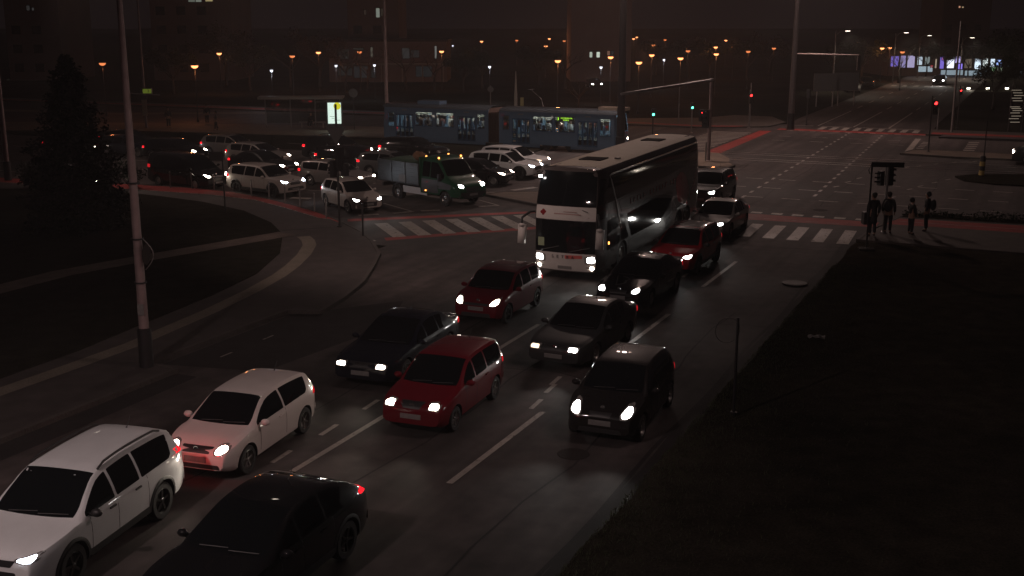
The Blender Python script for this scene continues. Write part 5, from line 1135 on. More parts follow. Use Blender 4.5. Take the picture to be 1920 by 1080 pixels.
b = MB(); b.box((sl*.62, 1.0, .48), (2.2, .38, .06)); [b.box((sl*.62+d, 1.0, .23), (.06, .3, .46)) for d in (-.9, .9)]; b.build('bench', MT['steel'], t)
px, py = G(630, 247); p = thing('poster_case', 'backlit poster case glowing white with a yellow disc at the shelter end', 'advert', (px, py-.4, .16), ang*0)
b = MB(); b.box((0, 0, 1.25), (1.30, .20, 2.30)); [b.box((dx, 0, .1), (.1, .15, .22)) for dx in (-.4, .4)]; b.build('case', MT['black'], p)
b = MB(); b.box((0, -.105, 1.42), (1.10, .012, 1.72)); b.build('poster', emis('poster_white', (.80, 1.0, .88), .95), p)
b = MB(); b.lathe([(.001, -.006), (.30, -.004), (.30, .004)], (.24, -.115, 2.0), 24, 'Y'); b.build('poster_disc', emis('poster_yellow', (.85, .80, .03), .75), p)
b = MB(); [b.box((x, -.113, z), (w, .006, .05)) for x, z, w in ((-.2, 1.15, .4), (.2, .85, .5), (-.1, 1.0, .3))]; b.build('poster_text_block', emis('poster_grey', (.5, .65, .55), .7), p)
point('poster_light', p, (0, -.5, 1.4), 30, (.8, 1, .9), .4)
# beacon post on the grass island
t = thing('island_beacon', 'short yellow and black banded post on the small grass island', 'bollard', (*G(1840, 331), .09))
for k in range(4):
    b = MB(); b.lathe([(.16, 0), (.16, .27), (.001, .27)] if k < 3 else [(.16, 0), (.155, .3), (.08, .36), (.001, .36)], (0, 0, .27*k), 16); b.build('band', M('beacon_%d' % k, (.42, .30, .09) if k % 2 == 0 else (.02, .018, .016), .5, noise=.2), t, True, 40)
b = MB(); b.tube([(.05, 0, 1.1), (.05, 0, 3.2)], .03, 8); b.build('post', MT['black'], t)
# bollards along the cycle track
ords = ('leftmost', 'second from the left', 'third from the left', 'fourth from the left', 'fifth from the left', 'sixth from the left', 'seventh from the left', 'eighth from the left', 'rightmost')
bol = [(320, 352), (360, 354), (402, 357), (472, 368), (505, 372), (535, 382), (563, 388), (590, 396), (612, 408)]
for i, q in enumerate(bol):
    t = thing('bollard', 'grey steel bollard along the red cycle track, '+ords[i], 'bollard', (*G(*q, .12), .12), 0, 'bollards beside the cycle track')
    b = MB(); b.tube([(0, 0, -.1), (0, 0, .82)], .038, 10); b.build('post', MT['steel'], t, True, 40); b = MB(); b.ball((0, 0, .84), .052, 10, 6); b.build('cap', MT['steel'], t, True)
t = thing('bollard', 'dark post at the left end of the diagonal zebra stripes', 'bollard', (*G(681, 447), .12)); b = MB(); b.tube([(0, 0, -.1), (0, 0, 1.35)], .04, 10); b.build('post', MT['black'], t, True, 40); b = MB(); b.ball((0, 0, 1.37), .055, 10, 6); b.build('cap', MT['black'], t, True)

# ------------------------------------------------------------------ people
SKIN = M('skin', (.28, .16, .11), .6); HAIR = M('dark_hair', (.012, .009, .008), .7)
def skin_mesh(name, nodes, edges, mat, parent, sub=1):
    """nodes: name -> (x, y, z, radius)"""
    ks = list(nodes); me = bpy.data.meshes.new(name); bm = bmesh.new(); sl_ = bm.verts.layers.skin.verify(); vs = {}
    for i, k in enumerate(ks):
        x, y, z, r = nodes[k]; v = bm.verts.new((x, y, z)); v[sl_].radius = (r, r); v[sl_].use_root = (i == 0); vs[k] = v
    for a, c in edges: bm.edges.new((vs[a], vs[c]))
    bm.to_mesh(me); bm.free(); o = bpy.data.objects.new(name, me); COL.objects.link(o); me.materials.append(mat); o.parent = parent
    m_ = o.modifiers.new('skin', 'SKIN'); m_.use_smooth_shade = True; m_.branch_smoothing = .3
    if sub: s_ = o.modifiers.new('sub', 'SUBSURF'); s_.levels = sub; s_.render_levels = sub
    return o
def person(label, loc, rz, h=1.75, coat=(.012, .012, .014), trou=(.010, .010, .012), long=False, sit=False, pack=None, hood=False, group=None, hair=None, armbend=0.0, stride=0.0):
    t = thing('person', label, 'person', loc, rz, group); k = h/1.75
    dz = -.42 if sit else 0
    N = dict(pelvis=(0, 0, .95+dz, .135), spine=(.005, 0, 1.12+dz, .125), chest=(.0, 0, 1.32+dz, .15), neck=(.015, 0, 1.48+dz, .055), jaw=(.035, 0, 1.555+dz, .075), head=(.02, 0, 1.655+dz, .098), crown=(.01, 0, 1.71+dz, .07), nose=(.115, 0, 1.625+dz, .014))
    E = [('pelvis', 'spine'), ('spine', 'chest'), ('chest', 'neck'), ('neck', 'jaw'), ('jaw', 'head'), ('head', 'crown'), ('head', 'nose')]
    for s, n in ((1, 'l'), (-1, 'r')):
        ab = armbend if s > 0 else armbend*.4
        N[n+'ear'] = (.01, s*.098, 1.64+dz, .016); E.append(('head', n+'ear'))
        N[n+'sh'] = (-.01, s*.185, 1.41+dz, .062); N[n+'el'] = (-.05+.10*ab, s*.245, 1.14+dz, .046); N[n+'wr'] = (.02+.26*ab, s*.24-.03*s*ab, .91+.20*ab+dz, .032); N[n+'pa'] = (.05+.30*ab, s*.235-.03*s*ab, .84+.21*ab+dz, .036)
        E += [('chest', n+'sh'), (n+'sh', n+'el'), (n+'el', n+'wr'), (n+'wr', n+'pa')]
        bx, by, bz = N[n+'pa'][:3]
        for i in range(4):
            q = (-.03+.02*i); N[n+'f%da' % i] = (bx+q+.015+.02*ab, by-s*.005, bz-.05+.03*ab, .010); N[n+'f%db' % i] = (bx+q+.03+.04*ab, by-s*.02, bz-(.085+.012*(i in (1, 2)))+.06*ab, .008); E += [(n+'pa', n+'f%da' % i), (n+'f%da' % i, n+'f%db' % i)]
        N[n+'th'] = (bx+.05, by-s*.02, bz-.02, .011); E.append((n+'pa', n+'th'))
        st_ = stride*s
        if sit: N[n+'hip'] = (.06, s*.09, .52, .095); N[n+'kn'] = (.45, s*.11, .52, .062); N[n+'an'] = (.45, s*.11, .10, .045); N[n+'to'] = (.60, s*.12, .05, .036)
        else: N[n+'hip'] = (0, s*.09, .86, .098); N[n+'kn'] = (.02+st_*.5, s*.095, .49, .060); N[n+'an'] = (-.015+st_, s*.10, .085, .043); N[n+'to'] = (.15+st_, s*.115, .038, .036)
        E += [('pelvis', n+'hip'), (n+'hip', n+'kn'), (n+'kn', n+'an'), (n+'an', n+'to')]
    sc = lambda d: {a: tuple(c*k for c in v) for a, v in d.items()}
    body = skin_mesh('body', sc(N), E, SKIN, t)
    cm = M('coat', coat, .8, noise=.3, scale=12); tm = M('trousers', trou, .85, noise=.3, scale=12)
    C = {a: (*N[a][:3], N[a][3]+d) for a, d in (('pelvis', .028), ('spine', .03), ('chest', .03), ('lsh', .026), ('lel', .026), ('lwr', .024), ('rsh', .026), ('rel', .026), ('rwr', .024))}
    CE = [('pelvis', 'spine'), ('spine', 'chest'), ('chest', 'lsh'), ('lsh', 'lel'), ('lel', 'lwr'), ('chest', 'rsh'), ('rsh', 'rel'), ('rel', 'rwr')]
    C['collar'] = (0, 0, 1.475+dz, .085); CE.append(('chest', 'collar'))
    if long: C['hem'] = (0, 0, .62, .19); CE.append(('pelvis', 'hem')); C['hem2'] = (0, 0, .48, .20); CE.append(('hem', 'hem2'))
    skin_mesh('coat', sc(C), CE, cm, t)
    for n in 'lr':
        T_ = {a: (*N[n+a][:3], N[n+a][3]+.016) for a in ('hip', 'kn')}; T_['an'] = (N[n+'an'][0], N[n+'an'][1], N[n+'an'][2]+.03, .062); skin_mesh('trouser_leg', sc(T_), [('hip', 'kn'), ('kn', 'an')], tm, t)
        S_ = {'a': (N[n+'an'][0]-.02, N[n+'an'][1], .06, .052), 'b': (N[n+'to'][0], N[n+'to'][1], .046, .046)}; skin_mesh('shoe', sc(S_), [('a', 'b')], MT['black'], t)
    if not hood:
        q = MB(); q.ball((-.022*k, 0, (1.685+dz)*k), .108*k, 14, 9, (1.0, .98, .86)); q.ball((-.05*k, 0, (1.62+dz)*k), .082*k, 12, 8, (.8, 1, 1)); q.build('hair', hair or HAIR, t, True)
    else:
        q = MB(); q.ball((-.025*k, 0, (1.665+dz)*k), .125*k, 14, 9, (.95, .95, 1.02)); q.build('hood', cm, t, True)
    e = MB()
    for s in (1, -1): e.ball((.108*k, s*.033*k, (1.655+dz)*k), .012*k, 8, 5)
    e.build('eyes', M('eye', (.5, .5, .48), .2) if 'eye' not in bpy.data.materials else bpy.data.materials['eye'], t)
    if pack:
        q = MB(); q.ball((-.24*k, 0, (1.20+dz)*k), .22*k, 12, 8, (.6, .85, 1.15)); q.build('backpack', M('backpack', pack, .8), t, True)
    return t
GP = 'people waiting at the right-hand crossing'
p_ = G(1634, 447); person('person in a long dark coat with a bag, waiting behind the portal-like sign frame', (*p_, .10), radians(100), 1.86, (.010, .010, .012), long=True, group=GP)
b = MB(); b.box((0, 0, 0), (.18, .40, .52)); bag = b.build('shoulder_bag', MT['black']); bag.location = (p_[0]-.34, p_[1]+.02, .88); tag(bag, 'dark shoulder bag hanging beside the person in the long coat', 'bag')
p_ = G(1663, 442); person('person in a dark jacket half hidden by the signal post', (*p_, .10), radians(60), 1.80, (.014, .013, .014), group=GP, pack=(.012, .011, .012))
p_ = G(1706, 444); person('shorter person in dark clothes holding something up in front', (*p_, .10), radians(20), 1.58, (.012, .010, .011), group=GP, armbend=1.0, hood=True)
p_ = G(1735, 438); person('person with a cap-like hood and a backpack, rightmost at the crossing', (*p_, .10), radians(150), 1.72, (.011, .011, .014), group=GP, pack=(.010, .010, .014), hood=True)
person('person standing on the tram platform in the dark, left of the walking one', (*G(317, 243), .16), radians(-60), 1.72, (.03, .025, .025))
person('person in pale top walking on the tram platform above the grey car', (*G(406, 248), .16), radians(-160), 1.6, (.12, .10, .09), stride=.15)
person('person standing near the shelter wall on the dark platform', (*G(389, 236), .16), radians(-90), 1.7, (.02, .016, .016))
person('person sitting on the shelter bench in dark clothes', (sx0+cos(ang)*sl*.60, sy0+sin(ang)*sl*.60+.8, .20), radians(-100), 1.7, (.012, .010, .010), sit=True)
# passengers
trm = Matrix.Translation((ta[0], ta[1], 0)) @ Matrix.Rotation(TRAM_A, 4, 'Z')
pcol = [(.05, .02, .02), (.03, .03, .04), (.22, .21, .22), (.10, .03, .03), (.35, .34, .33), (.06, .05, .04), (.15, .04, .03)]
pax = [(2.0, .45, 'first seat behind the rear door'), (2.6, .5, 'left rear window, middle'), (3.05, .9, 'left rear window, right edge'), (3.8, .45, 'second rear window, left'), (4.3, .9, 'second rear window, middle'), (4.8, .45, 'second rear window, right'),
       (7.3, .45, 'narrow window just before the bellows'), (9.35, .6, 'narrow window just after the bellows'), (11.7, .45, 'front half, far left of the wide window'), (12.5, .45, 'wide window before the display'), (13.5, .5, 'under the left end of the green display'), (14.1, .6, 'under the middle of the green display'), (14.55, .9, 'under the right end of the green display')]
for i, (x, y, w) in enumerate(pax):
    l = trm @ Vector((x, y, .89)); cc = pcol[i % 7]
    if x in (7.3, 14.1): cc = (.42, .44, .46)
    person('seated tram passenger in '+('pale' if cc[0] > .2 else 'dark' if cc[0] < .09 else 'reddish')+' clothes, '+w, l, TRAM_A+radians(-15 if i % 3 else 165), 1.7, cc, sit=True, group='tram passengers', hair=M('grey_hair', (.4, .38, .36), .7) if x in (12.5,) else None)
for i, (x, w) in enumerate(((.7, 'standing inside the rear door'), (6.0, 'standing inside the second door'), (10.6, 'standing inside the third door'), (15.6, 'standing inside the front door'))):
    l = trm @ Vector((x, .8, .89)); person('tram passenger '+w, l, TRAM_A+radians(-90), 1.7, pcol[(i*3+1) % 7], group='tram passengers')
# ------------------------------------------------------------------ plants
def leaf_mat(name, col):
    m = M(name, col, .8, noise=.5, scale=1.3, spec=.2); return m
BARK = M('bark', (.035, .028, .024), .9, noise=.4, scale=6, bump=.5)
def leaves(mb, c, rad, n, size, rng, squash=1.0):
    for _ in range(n):
        while True:
            p = Vector((rng.uniform(-1, 1), rng.uniform(-1, 1), rng.uniform(-1, 1)))
            if p.length < 1 and rng.random() < .25+.75*p.length: break
        q = Vector(c)+Vector((p.x*rad[0], p.y*rad[1], p.z*rad[2])); s = size*rng.uniform(.6, 1.4)
        a = Vector((rng.gauss(0, 1), rng.gauss(0, 1), rng.gauss(0, .7))).normalized(); b = a.cross(Vector((rng.gauss(0, 1), rng.gauss(0, 1), rng.gauss(0, 1)))).normalized()
        mb.add([tuple(q-a*s), tuple(q+b*s*.45), tuple(q+a*s), tuple(q-b*s*.45)], [(0, 1, 2, 3)])
def branch(mb, p, d, ln, r, lv, rng, ends):
    n = 3; pts = [p]; q = p.copy(); dd = d.copy()
    for i in range(n):
        dd = (dd+Vector((rng.gauss(0, .13), rng.gauss(0, .13), rng.gauss(.02, .08)))).normalized(); q = q+dd*ln/n; pts.append(q.copy())
    mb.tube(pts, [r*(1-.5*i/n) for i in range(n+1)], 5 if lv > 1 else 8, cap=False)
    if lv >= 4: ends.append(q); return
    for k in range(rng.choice((2, 3, 3)) if lv < 3 else 2):
        t = rng.uniform(.45, 1.0); i = min(int(t*n), n-1); o = pts[i].lerp(pts[i+1], t*n-i)
        nd = (dd+Vector((rng.gauss(0, .6), rng.gauss(0, .6), rng.gauss(.15, .35)))).normalized(); branch(mb, o, nd, ln*rng.uniform(.55, .78), r*.5, lv+1, rng, ends)
    ends.append(q)
def make_tree(seed, h, crown_w, leafy, label, col=(.030, .040, .018), group=None, leaf=.16, nl=26):
    rng = random.Random(seed); t = thing('tree', label, 'tree', (0, 0, 0), 0, group); mb = MB(); ends = []
    mb.tube([(0, 0, -.1), (rng.gauss(0, .05), rng.gauss(0, .05), h*.16), (rng.gauss(0, .1), rng.gauss(0, .1), h*.34)], [h*.026, h*.020, h*.016], 9)
    for k in range(5):
        a = 2*pi*k/5+rng.gauss(0, .3); branch(mb, Vector((0, 0, h*(.26+.02*k))), Vector((cos(a)*crown_w/h*1.1, sin(a)*crown_w/h*1.1, rng.uniform(.6, 1.2))).normalized(), h*.32, h*.010, 1, rng, ends)
    mb.build('trunk', BARK, t, True)
    if leafy:
        lb = MB()
        for e in ends:
            if rng.random() < leafy: leaves(lb, e, (crown_w*.13, crown_w*.13, crown_w*.10), nl, leaf, rng)
        lb.build('crown', leaf_mat('leaves_%d' % seed, col), t)
    return t
def conifer(label, loc, h, w, seed):
    rng = random.Random(seed); t = thing('conifer', label, 'tree', loc); mb = MB(); mb.tube([(0, 0, -.1), (.03, .02, h*.5), (0, 0, h*.97)], [.16, .10, .02], 9)
    lb = MB(); z = .25
    while z < h*.99:
        f = (1-z/h); r = w/2*(f**.75)*(1 if z > .8 else .8); n = max(5, int(26*f+5)); 
        for k in range(n):
            a = 2*pi*k/n+rng.uniform(-.3, .3); rr = r*rng.uniform(.65, 1.1); c, s = cos(a), sin(a); mb.tube([(0, 0, z+.12), (c*rr*.85, s*rr*.85, z-.06*rr)], [.015, .006], 4, cap=False)
            for j in range(4):
                u = rng.uniform(.35, 1.05); leaves(lb, (c*rr*u, s*rr*u, z-.08*rr*u+rng.uniform(-.08, .12)), (.20, .20, .16), 9, .10, rng)
        z += .26
    mb.build('trunk', BARK, t); lb.build('crown', leaf_mat('needles', (.012, .017, .012)), t); return t
conifer('broad dark conical evergreen on the grass at the left', (*G(150, 428, .14), .13), 7.6, 5.6, 11)
for i, (u, v, s) in enumerate(((62, 352, 1.0), (95, 372, 1.2), (245, 352, 1.0), (215, 395, .9))):
    rng = random.Random(50+i); t = thing('shrub', ('low dark shrub at the left foot of the big evergreen', 'bushy dark shrub right under the big evergreen, on its left', 'dark shrub right of the big evergreen beside the tall mast', 'small dark shrub in front of the big evergreen')[i], 'shrub', (*G(u, v, .14), .13))
    mb = MB(); lb = MB()
    for k in range(14):
        a = rng.uniform(0, 2*pi); p = Vector((cos(a)*.75*s*rng.random(), sin(a)*.75*s*rng.random(), rng.uniform(.4, 1.25)*s)); mb.tube([(0, 0, 0), tuple(p*.6), tuple(p)], [.02, .015, .006], 4); leaves(lb, p, (.34*s, .34*s, .3*s), 60, .09, rng)
    mb.build('stems', BARK, t); lb.build('foliage', leaf_mat('shrub_leaves_%d' % i, (.014, .018, .012)), t)
def num(i):
    return ('first', 'second', 'third', 'fourth', 'fifth', 'sixth', 'seventh', 'eighth', 'ninth', 'tenth', 'eleventh', 'twelfth', 'thirteenth', 'fourteenth', 'fifteenth', 'sixteenth', 'seventeenth', 'eighteenth', 'nineteenth', 'twentieth')[i % 20] if i < 20 else \
        ('twenty-first', 'twenty-second', 'twenty-third', 'twenty-fourth', 'twenty-fifth', 'twenty-sixth', 'twenty-seventh', 'twenty-eighth', 'twenty-ninth', 'thirtieth', 'thirty-first', 'thirty-second', 'thirty-third', 'thirty-fourth', 'thirty-fifth', 'thirty-sixth', 'thirty-seventh', 'thirty-eighth', 'thirty-ninth', 'fortieth')[i-20]
protos = [make_tree(21, 9.0, 6.5, 0, 'x'), make_tree(22, 10.0, 7.0, .75, 'x', (.05, .032, .016)), make_tree(23, 8.0, 6.0, .95, 'x', (.022, .030, .015))]
tr = [(425, 160, 1, 1.0), (325, 175, 2, .8), (470, 170, 2, .85), (545, 165, 0, .9), (600, 162, 1, .9), (650, 172, 0, .95), (690, 168, 0, .8), (760, 165, 0, .9), (815, 170, 0, .8), (870, 172, 2, .7), (905, 165, 2, .75), (1010, 160, 2, .8), (1060, 165, 0, .8), (1085, 205, 0, .45),
      (1230, 140, 2, .8), (1290, 150, 2, .9), (1330, 145, 2, .8), (1400, 150, 2, .85), (1440, 142, 1, .8), (1560, 150, 2, .8), (1615, 152, 2, .9), (1684, 156, 0, .75), (1736, 143, 2, .78), (1773, 143, 2, .62), (1815, 144, 2, .72), (1842, 144, 2, .66), (1872, 146, 2, .95), (1902, 165, 2, 1.1), (1860, 205, 2, .7), (1925, 200, 2, .8)]
used = set()
tr.sort()
for i, (u, v, k, s) in enumerate(tr):
    o = protos[k] if k not in used else copy_tree(protos[k]); used.add(k)
    x, y = G(u, v); o.location = (x, y, -.05); o.scale = (s, s, s); o.rotation_euler = (0, 0, i*1.7)
    where = 'behind the tram' if u < 1160 else ('left of the far road' if u < 1640 else 'before the lit shops')
    o['label'] = ('bare', 'rust-leaved', 'dark leafy')[k]+' tree '+where+', '+num(i)+' far tree from left'; o['group'] = 'far trees'
# low hedge behind the right-hand cycle lane
rng = random.Random(77); t = thing('hedge', 'low ragged dark hedge between the red cycle lane and the junction', 'hedge', (0, 0, 0)); lb = MB(); mb = MB()
for k in range(90):
    tt = -5.4+k*.22; x, y = W(56.6+rng.uniform(-.3, .3), tt); hh = rng.uniform(.25, .5)*(1 if tt > -3 else .7); mb.tube([(x, y, .0), (x+rng.uniform(-.1, .1), y, hh)], [.012, .006], 4); leaves(lb, (x, y, hh*.6), (.30, .30, hh*.6), 34, .07, rng)
mb.build('stems', BARK, t); lb.build('foliage', leaf_mat('hedge_leaves', (.018, .022, .012)), t)
g = MB(); g.prism(WL([(55.7, -5.6), (57.3, -5.2), (57.4, 60), (55.9, 60)]), -.05, .09); ground('hedge_bed', g, MT['grass_soil'])
# grass along the near right-hand verge
rng = random.Random(5); gb_ = MB()
for _ in range(15000):
    s_ = rng.uniform(14.5, 44); q = rng.random(); t_ = -6.62+rng.expovariate(1/.9)
    x, y = W(s_, t_); hh = rng.uniform(.02, .07)*(1+.8*(rng.random() < .08)); a = rng.uniform(0, 2*pi); dx, dy = cos(a)*.008, sin(a)*.008; lx, ly = rng.gauss(0, .03), rng.gauss(0, .03)
    gb_.add([(x-dx, y-dy, .025), (x+dx, y+dy, .025), (x+lx, y+ly, .035+hh)], [(0, 1, 2)])
kind(gb_.build('grass', M('grass_blades', (.034, .042, .016), .8, noise=.5, scale=2)), 'stuff')

# ------------------------------------------------------------------ far buildings
WALL = M('far_wall', (.20, .16, .155), .9, noise=.2, scale=.3); SLAB = M('pale_slab', (.30, .28, .25), .8)
def building(name, label, u0, u1, vb, h, depth, wins=(), mat=None, floors=0, roof=True, cat='building'):
    x0, y0 = G(u0, vb); x1, y1 = G(u1, vb); y0 = (y0+y1)/2; D = y0*CP+CAM_H*SP
    t = thing(name, label, cat, ((x0+x1)/2, y0, 0)); w = x1-x0
    b = MB(); b.box((0, depth/2, h/2-.1), (w, depth, h+.2)); b.build('wall', mat or WALL, t)
    if roof: b = MB(); b.box((0, depth/2, h+.15), (w+.5, depth+.5, .3)); b.build('roof', MT['pole_dark'], t)
    def pz(u, v):      # photo pixel on the facade plane
        dx = (u-960)/FOC; dy = (540-v)/FOC; F = CP+SP*dy; k = y0/F; return k*dx-(x0+x1)/2, CAM_H+k*(-SP+CP*dy)
    for wi in wins:
        a, bz_, c, d, col, es = wi; es *= (1.7 if name == 'shop_row' else 1); xa, za = pz(a, d); xb, zb = pz(c, bz_)
        q = MB(); q.box(((xa+xb)/2, -.03, (za+zb)/2), (xb-xa, .06, zb-za))
        m_ = emis('lit_window_%s' % len(bpy.data.materials), col, es) if es > 0 else MT['glass']; o = q.build('window', m_, t)
        fr = MB(); 
        for xx in (xa, xb): fr.box((xx, -.06, (za+zb)/2), (.07, .06, zb-za+.1))
        for zz in (za, zb): fr.box(((xa+xb)/2, -.06, zz), (xb-xa-.07, .06, .07))
        fr.build('frame', MT['pole_dark'], o)
    if floors:
        n = int(w/3.2)
        for f_ in range(floors):
            for k in range(n):
                q = MB(); q.box((-w/2+1.6+3.2*k, -.012, 1.9+2.9*f_), (1.4, .024, 1.3)); q.build('window', MT['glass'], t)
    return t, pz
WW = (.75, .85, .72); CW = (.75, .82, .9)
wl = [(633, 92, 655, 111, (.5, .48, .42), .018), (662, 90, 682, 94, (.5, .48, .42), .03), (695, 88, 699, 108, (.8, .75, .6), .10), (754, 90, 768, 110, (.6, .6, .6), .035), (770, 94, 786, 108, (.6, .6, .6), .02), (815, 86, 819, 110, (.8, .8, .75), .16), (634, 124, 660, 142, (.5, .52, .5), .018), (664, 124, 690, 146, (.5, .52, .55), .022), (696, 126, 704, 146, (.5, .52, .55), .015), (780, 124, 810, 144, (.4, .48, .52), .02)]
t, pz = building('pavilion', 'low two-storey pavilion with a pale floor slab behind the bare trees', 618, 838, 153, 6.0, 12, wl)
b = MB(); xa, za = pz(640, 120); xb, zb = pz(832, 117); b.box(((xa+xb)/2, -.8, za), (xb-xa, 1.6, .22)); b.build('balcony_slab', SLAB, t)
b = MB(); [b.tube([(xa+(xb-xa)*k/5, -1.5, 0), (xa+(xb-xa)*k/5, -1.5, za-.1)], .09, 8) for k in range(6)]; b.build('column', SLAB, t)
building('apartment_block', 'dark apartment block with two lit windows above the tram front', 1070, 1182, 152, 15, 14, [(1105, 97, 1111, 108, WW, .5), (1118, 97, 1125, 108, WW, .75), (1106, 95, 1124, 96, (.6, .4, .25), .06), (1138, 95, 1144, 104, (.8, .42, .3), .16), (1145, 95, 1151, 104, (.5, .5, .5), .03)], floors=0)
building('apartment_block', 'tall dark apartment block with two lit windows at the top edge, left', 290, 440, 150, 16.5, 14, [(353, -4, 366, 4, WW, .12), (367, -4, 378, 4, WW, .18), (385, -4, 399, 3, (.75, .62, .3), .35)], floors=4)
building('apartment_block', 'dark apartment block with one dim lit window beside the mast behind the tram', 655, 750, 146, 18, 14, [(705, 15, 712, 33, WW, .22), (714, 16, 721, 30, (.6, .5, .35), .03), (682, 18, 687, 28, (.6, .4, .3), .03)], floors=3)
building('apartment_block', 'dark apartment block with a few faint windows at the far left', 20, 120, 150, 15, 14, [(50, 10, 56, 20, (.6, .6, .6), .03), (60, 14, 64, 20, (.6, .6, .6), .05), (14, 148, 18, 160, (.4, .4, .3), .02)], floors=3)
building('apartment_block', 'faint dark block with two tiny lights far behind the shops', 1760, 1850, 118, 22, 14, [(1797, 11, 1801, 15, (1, .5, .3), .6), (1803, 12, 1807, 15, (1, .7, .4), .4)], floors=3)
P1, P2, P3, P4 = (.30, .22, .95), (.55, .48, .95), (.72, .86, 1.0), (.35, .45, .52)
sw = [(1669, 105, 1686, 125, P1, .30), (1687, 104, 1699, 127, P2, .28), (1700, 104, 1716, 127, (.62, .56, .9), .36), (1719, 106, 1730, 122, P3, .45), (1719, 124, 1749, 135, P4, .5), (1733, 106, 1744, 122, (.5, .6, .6), .2), (1744, 122, 1750, 127, (.8, .1, .12), .3), (1752, 110, 1757, 128, (.8, .65, .5), .25), (1761, 106, 1771, 129, P1, .40), (1765, 108, 1770, 112, (1, .2, .4), .6), (1773, 107, 1790, 128, (.8, .84, 1), .9), (1790, 106, 1803, 118, P2, .6), (1792, 119, 1805, 130, P1, .6),
      (1807, 110, 1823, 128, (.5, .4, .3), .12), (1826, 109, 1840, 130, P3, .75), (1841, 109, 1853, 130, (.85, .95, .95), .75), (1763, 131, 1806, 141, P4, .38), (1808, 132, 1858, 142, P4, .40), (1855, 110, 1866, 134, P3, .65), (1867, 112, 1878, 124, (.35, .5, 1), .7), (1857, 126, 1867, 134, (.3, .75, .15), .5), (1869, 126, 1880, 135, (.4, .5, .35), .3), (1885, 114, 1892, 138, P4, .15), (1909, 134, 1919, 144, P4, .2)]
building('shop_row', 'row of lit shop fronts glowing white and violet at the far end of the road', 1664, 1930, 142, 4.3, 14, sw, cat='shops')
for i, u in enumerate((1815, 1851, 1887)):
    t = thing('ground_floodlight', ('left', 'middle', 'right')[i]+' one of three bright ground floodlights in the dark below the shops', 'floodlight', (*G(u, 169), 0), 0, 'ground floodlights')
    b = MB(); b.box((0, 0, .18), (.5, .25, .36)); b.build('case', MT['black'], t); b = MB(); b.box((0, -.13, .24), (.44, .02, .20)); b.build('lamp_glass', bpy.data.materials.get('ground_flood') or emis('ground_flood', (1, .93, .72), 7), t)
    point('floodlight_glow', t, (0, -.7, .5), 60, (1, .9, .7), .1)
x, y = G(1903, 246); t = thing('slatted_screen', 'tall slatted screen with horizontal bars that glow in place of glints at the right edge', 'screen', (x, y, 0)); Dq = y
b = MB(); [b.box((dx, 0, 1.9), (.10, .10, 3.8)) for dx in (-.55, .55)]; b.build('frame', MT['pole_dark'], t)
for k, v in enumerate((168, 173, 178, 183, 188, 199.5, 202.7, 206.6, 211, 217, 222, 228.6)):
    z = CAM_H-(v-HOR)/(246-HOR)*CAM_H; b = MB(); b.box((-.1+.12*((k*7) % 5-2)*.5, -.05, z), (.80, .06, .045)); b.build('slat', bpy.data.materials.get('slat_glint_glow') or emis('slat_glint_glow', (1, .82, .62), .22), t)  # glints put into the bars as a faint glow of their own

# ------------------------------------------------------------------ far lamps
def park_lamp(hh=5.0, mat='lamp_orange', col=(1, .33, .115), es=3.4):
    t = thing('street_lamp', 'x', 'street lamp', (0, 0, 0)); b = MB(); b.tube([(0, 0, 0), (0, 0, hh*.5), (0, 0, hh)], [.06, .05, .035], 8); b.lathe([(.06, 0), (.11, 0), (.11, .3), (.06, .34)], (0, 0, 0), 8, 'Z', True); b.build('pole', MT['black'], t, True, 40)
    b = MB(); b.lathe([(.001, .16), (.20, .12), (.33, .02), (.33, -.02), (.001, -.02)], (0, 0, hh+.12), 16); b.build('lamp_cap', MT['board'], t, True, 40)
    b = MB(); b.lathe([(.31, .0), (.30, -.09), (.23, -.19), (.10, -.25), (.001, -.26)], (0, 0, hh+.10), 16); b.build('lamp_bowl', emis(mat, col, es), t, True); point('lamp_light', t, (0, 0, hh-.45), 80*es, col, .2); return t
L1 = park_lamp(); L2 = park_lamp(5.0, 'lamp_dim', (1, .28, .09), 1.1)
bright = [(365, 125), (411, 101), (597, 99), (828, 97), (903, 78), (1030, 73), (1046, 115), (1023, 87), (1074, 83), (1081, 71), (1111, 75), (1118, 71), (1145, 108), (1188, 73), (1194, 70), (1198, 118), (1222, 104), (1276, 110), (1342, 89), (1343, 102), (1361, 76), (1654, 91), (1668, 90)]
dim = [(192, 120), (548, 106), (674, 98), (969, 76), (1058, 77), (1225, 85), (1247, 75), (1290, 96), (1375, 88), (1403, 97), (1451, 91), (1692, 98)]
alll = sorted([(u, v, 1) for u, v in bright]+[(u, v, 0) for u, v in dim]); first = {1: True, 0: True}
for i, (u, v, k) in enumerate(alll):
    src = L1 if k else L2; o = src if first[k] else copy_tree(src); first[k] = False
    o.location = (*G(u, v, 5.0), 0); s = 1.0+.0*v
    o['label'] = ('bright orange' if k else 'faint orange')+' park lamp, '+num(i)+' orange lamp from the left'; o['group'] = 'orange park lamps'
Wt = park_lamp(4.0, 'lamp_white', (.85, .88, 1), 2.0)
wh = [(509, 131), (630, 122), (702, 121), (849, 85), (918, 124), (1127, 125), (1245, 111)]
for i, (u, v) in enumerate(wh):
    o = Wt if i == 0 else copy_tree(Wt); o.location = (*G(u, v, 4.1), 0); o.scale = (.5, .5, 1); o['label'] = 'small cold white lamp behind the tram stop, '+num(i)+' white one from the left'; o['group'] = 'small white lamps'
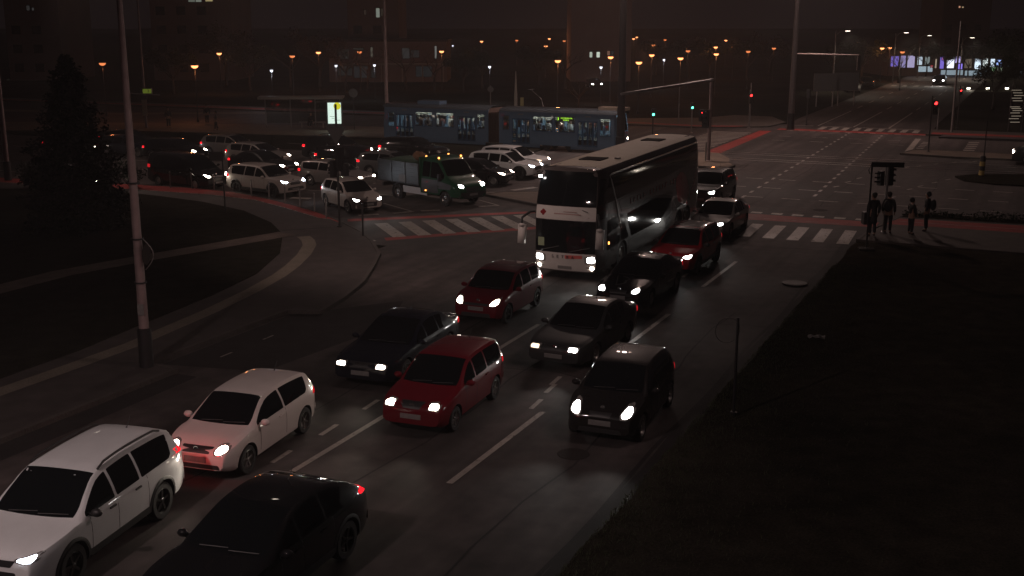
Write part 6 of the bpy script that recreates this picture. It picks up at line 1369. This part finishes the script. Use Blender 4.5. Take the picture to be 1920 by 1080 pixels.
for i, (u, v, D, lb_) in enumerate(((1553, 58, 150, 'leftmost lamp post along the far road, arm pointing right'), (1663, 61, 172, 'second lamp post along the far road, above the bare tree'), (1708, 66, 190, 'third lamp post along the far road, above the shops'), (1786, 70, 186, 'rightmost lamp post of the far road, above the shop row'))):
    zt = CAM_H-D*(v-HOR)/FOC; x = (u-960)/FOC*D; t = mast('street_lamp', lb_, 'street lamp', (x, D), zt, .10, .06, MT['steel'], 0, None, 'lamp posts along the far road')
    q = lamp_arm(t, zt, 0.0, 1.2, MT['steel']); spot('lamp_light', t, (q[0]+.1, q[1], q[2]-.15), (.25, -.25, -1), LAMP_W*.10, (1, .86, .68), 130, .6, .2)
for i, (u, vb_, vt, lb_) in enumerate(((1272, 232, 160, 'thin grey post left of the signal gantry, behind the green signals'), (1405, 240, 155, 'slim grey post just behind the striped red signal'), (1757, 247, 202, 'thin pale post right of the red signal at the stop line'), (920, 232, 160, 'thin post with a small round sign behind the tram bellows'))):
    x, y = G(u, vb_); h_ = (vb_-vt)/(vb_-HOR)*CAM_H; t = mast('post', lb_, 'post', (x, y), h_, .05, .04, MT['steel'])
    if i == 3: b = MB(); b.lathe([(.001, .012), (.26, .012), (.27, 0), (.26, -.012), (.001, -.012)], (0, -.06, h_-.3), 20, 'Y'); b.build('sign_panel', MT['board'], t)
x, y = G(967, 236); t = thing('pylon', 'pale tapering pylon standing behind the tram just right of the bellows', 'pylon', (x, y, 0)); b = MB(); b.tube([(0, 0, 0), (0, 0, 2.6), (0, 0, 4.75)], [.17, .15, .03], 10); b.lathe([(.17, 0), (.24, 0), (.24, .12), (.17, .14)], (0, 0, 0), 10, 'Z', True); b.build('shaft', SLAB, t, True, 40)
b = MB(); b.box((.55, 0, 2.0), (.30, .12, .95)); b.build('notice_panel', M('notice', (.30, .27, .12), .6), t); b = MB(); b.tube([(.55, 0, 0), (.55, 0, 1.5)], .04, 8); b.build('panel_post', MT['steel'], t)
for i, (u, v) in enumerate(((1560, 165), (1600, 163))):
    x, y = G(u-15, v+35); t = thing('billboard', ('left', 'right')[i]+' one of two dim billboards standing on the verge left of the far road', 'billboard', (x, y, 0), .1, 'billboards'); b = MB(); b.box((0, 0, 2.6), (2.6, .12, 1.9)); b.build('panel', MT['board'], t); b = MB(); [b.tube([(dx, 0, 0), (dx, 0, 1.7)], .07, 8) for dx in (-.9, .9)]; b.build('post', MT['steel'], t)
# ------------------------------------------------------------------ night haze
b = MB(); b.box((0, 495, 15.0), (1300, 1090, 32.2))
hz_ = bpy.data.materials.new('haze_air'); hz_.use_nodes = True; n = hz_.node_tree; n.nodes.clear()
o_ = n.nodes.new('ShaderNodeOutputMaterial'); v_ = n.nodes.new('ShaderNodeVolumePrincipled'); v_.inputs['Color'].default_value = (.95, .92, .92, 1); v_.inputs['Density'].default_value = HAZE; v_.inputs['Anisotropy'].default_value = .05
n.links.new(v_.outputs[0], o_.inputs['Volume'])
kind(b.build('haze', hz_), 'stuff')
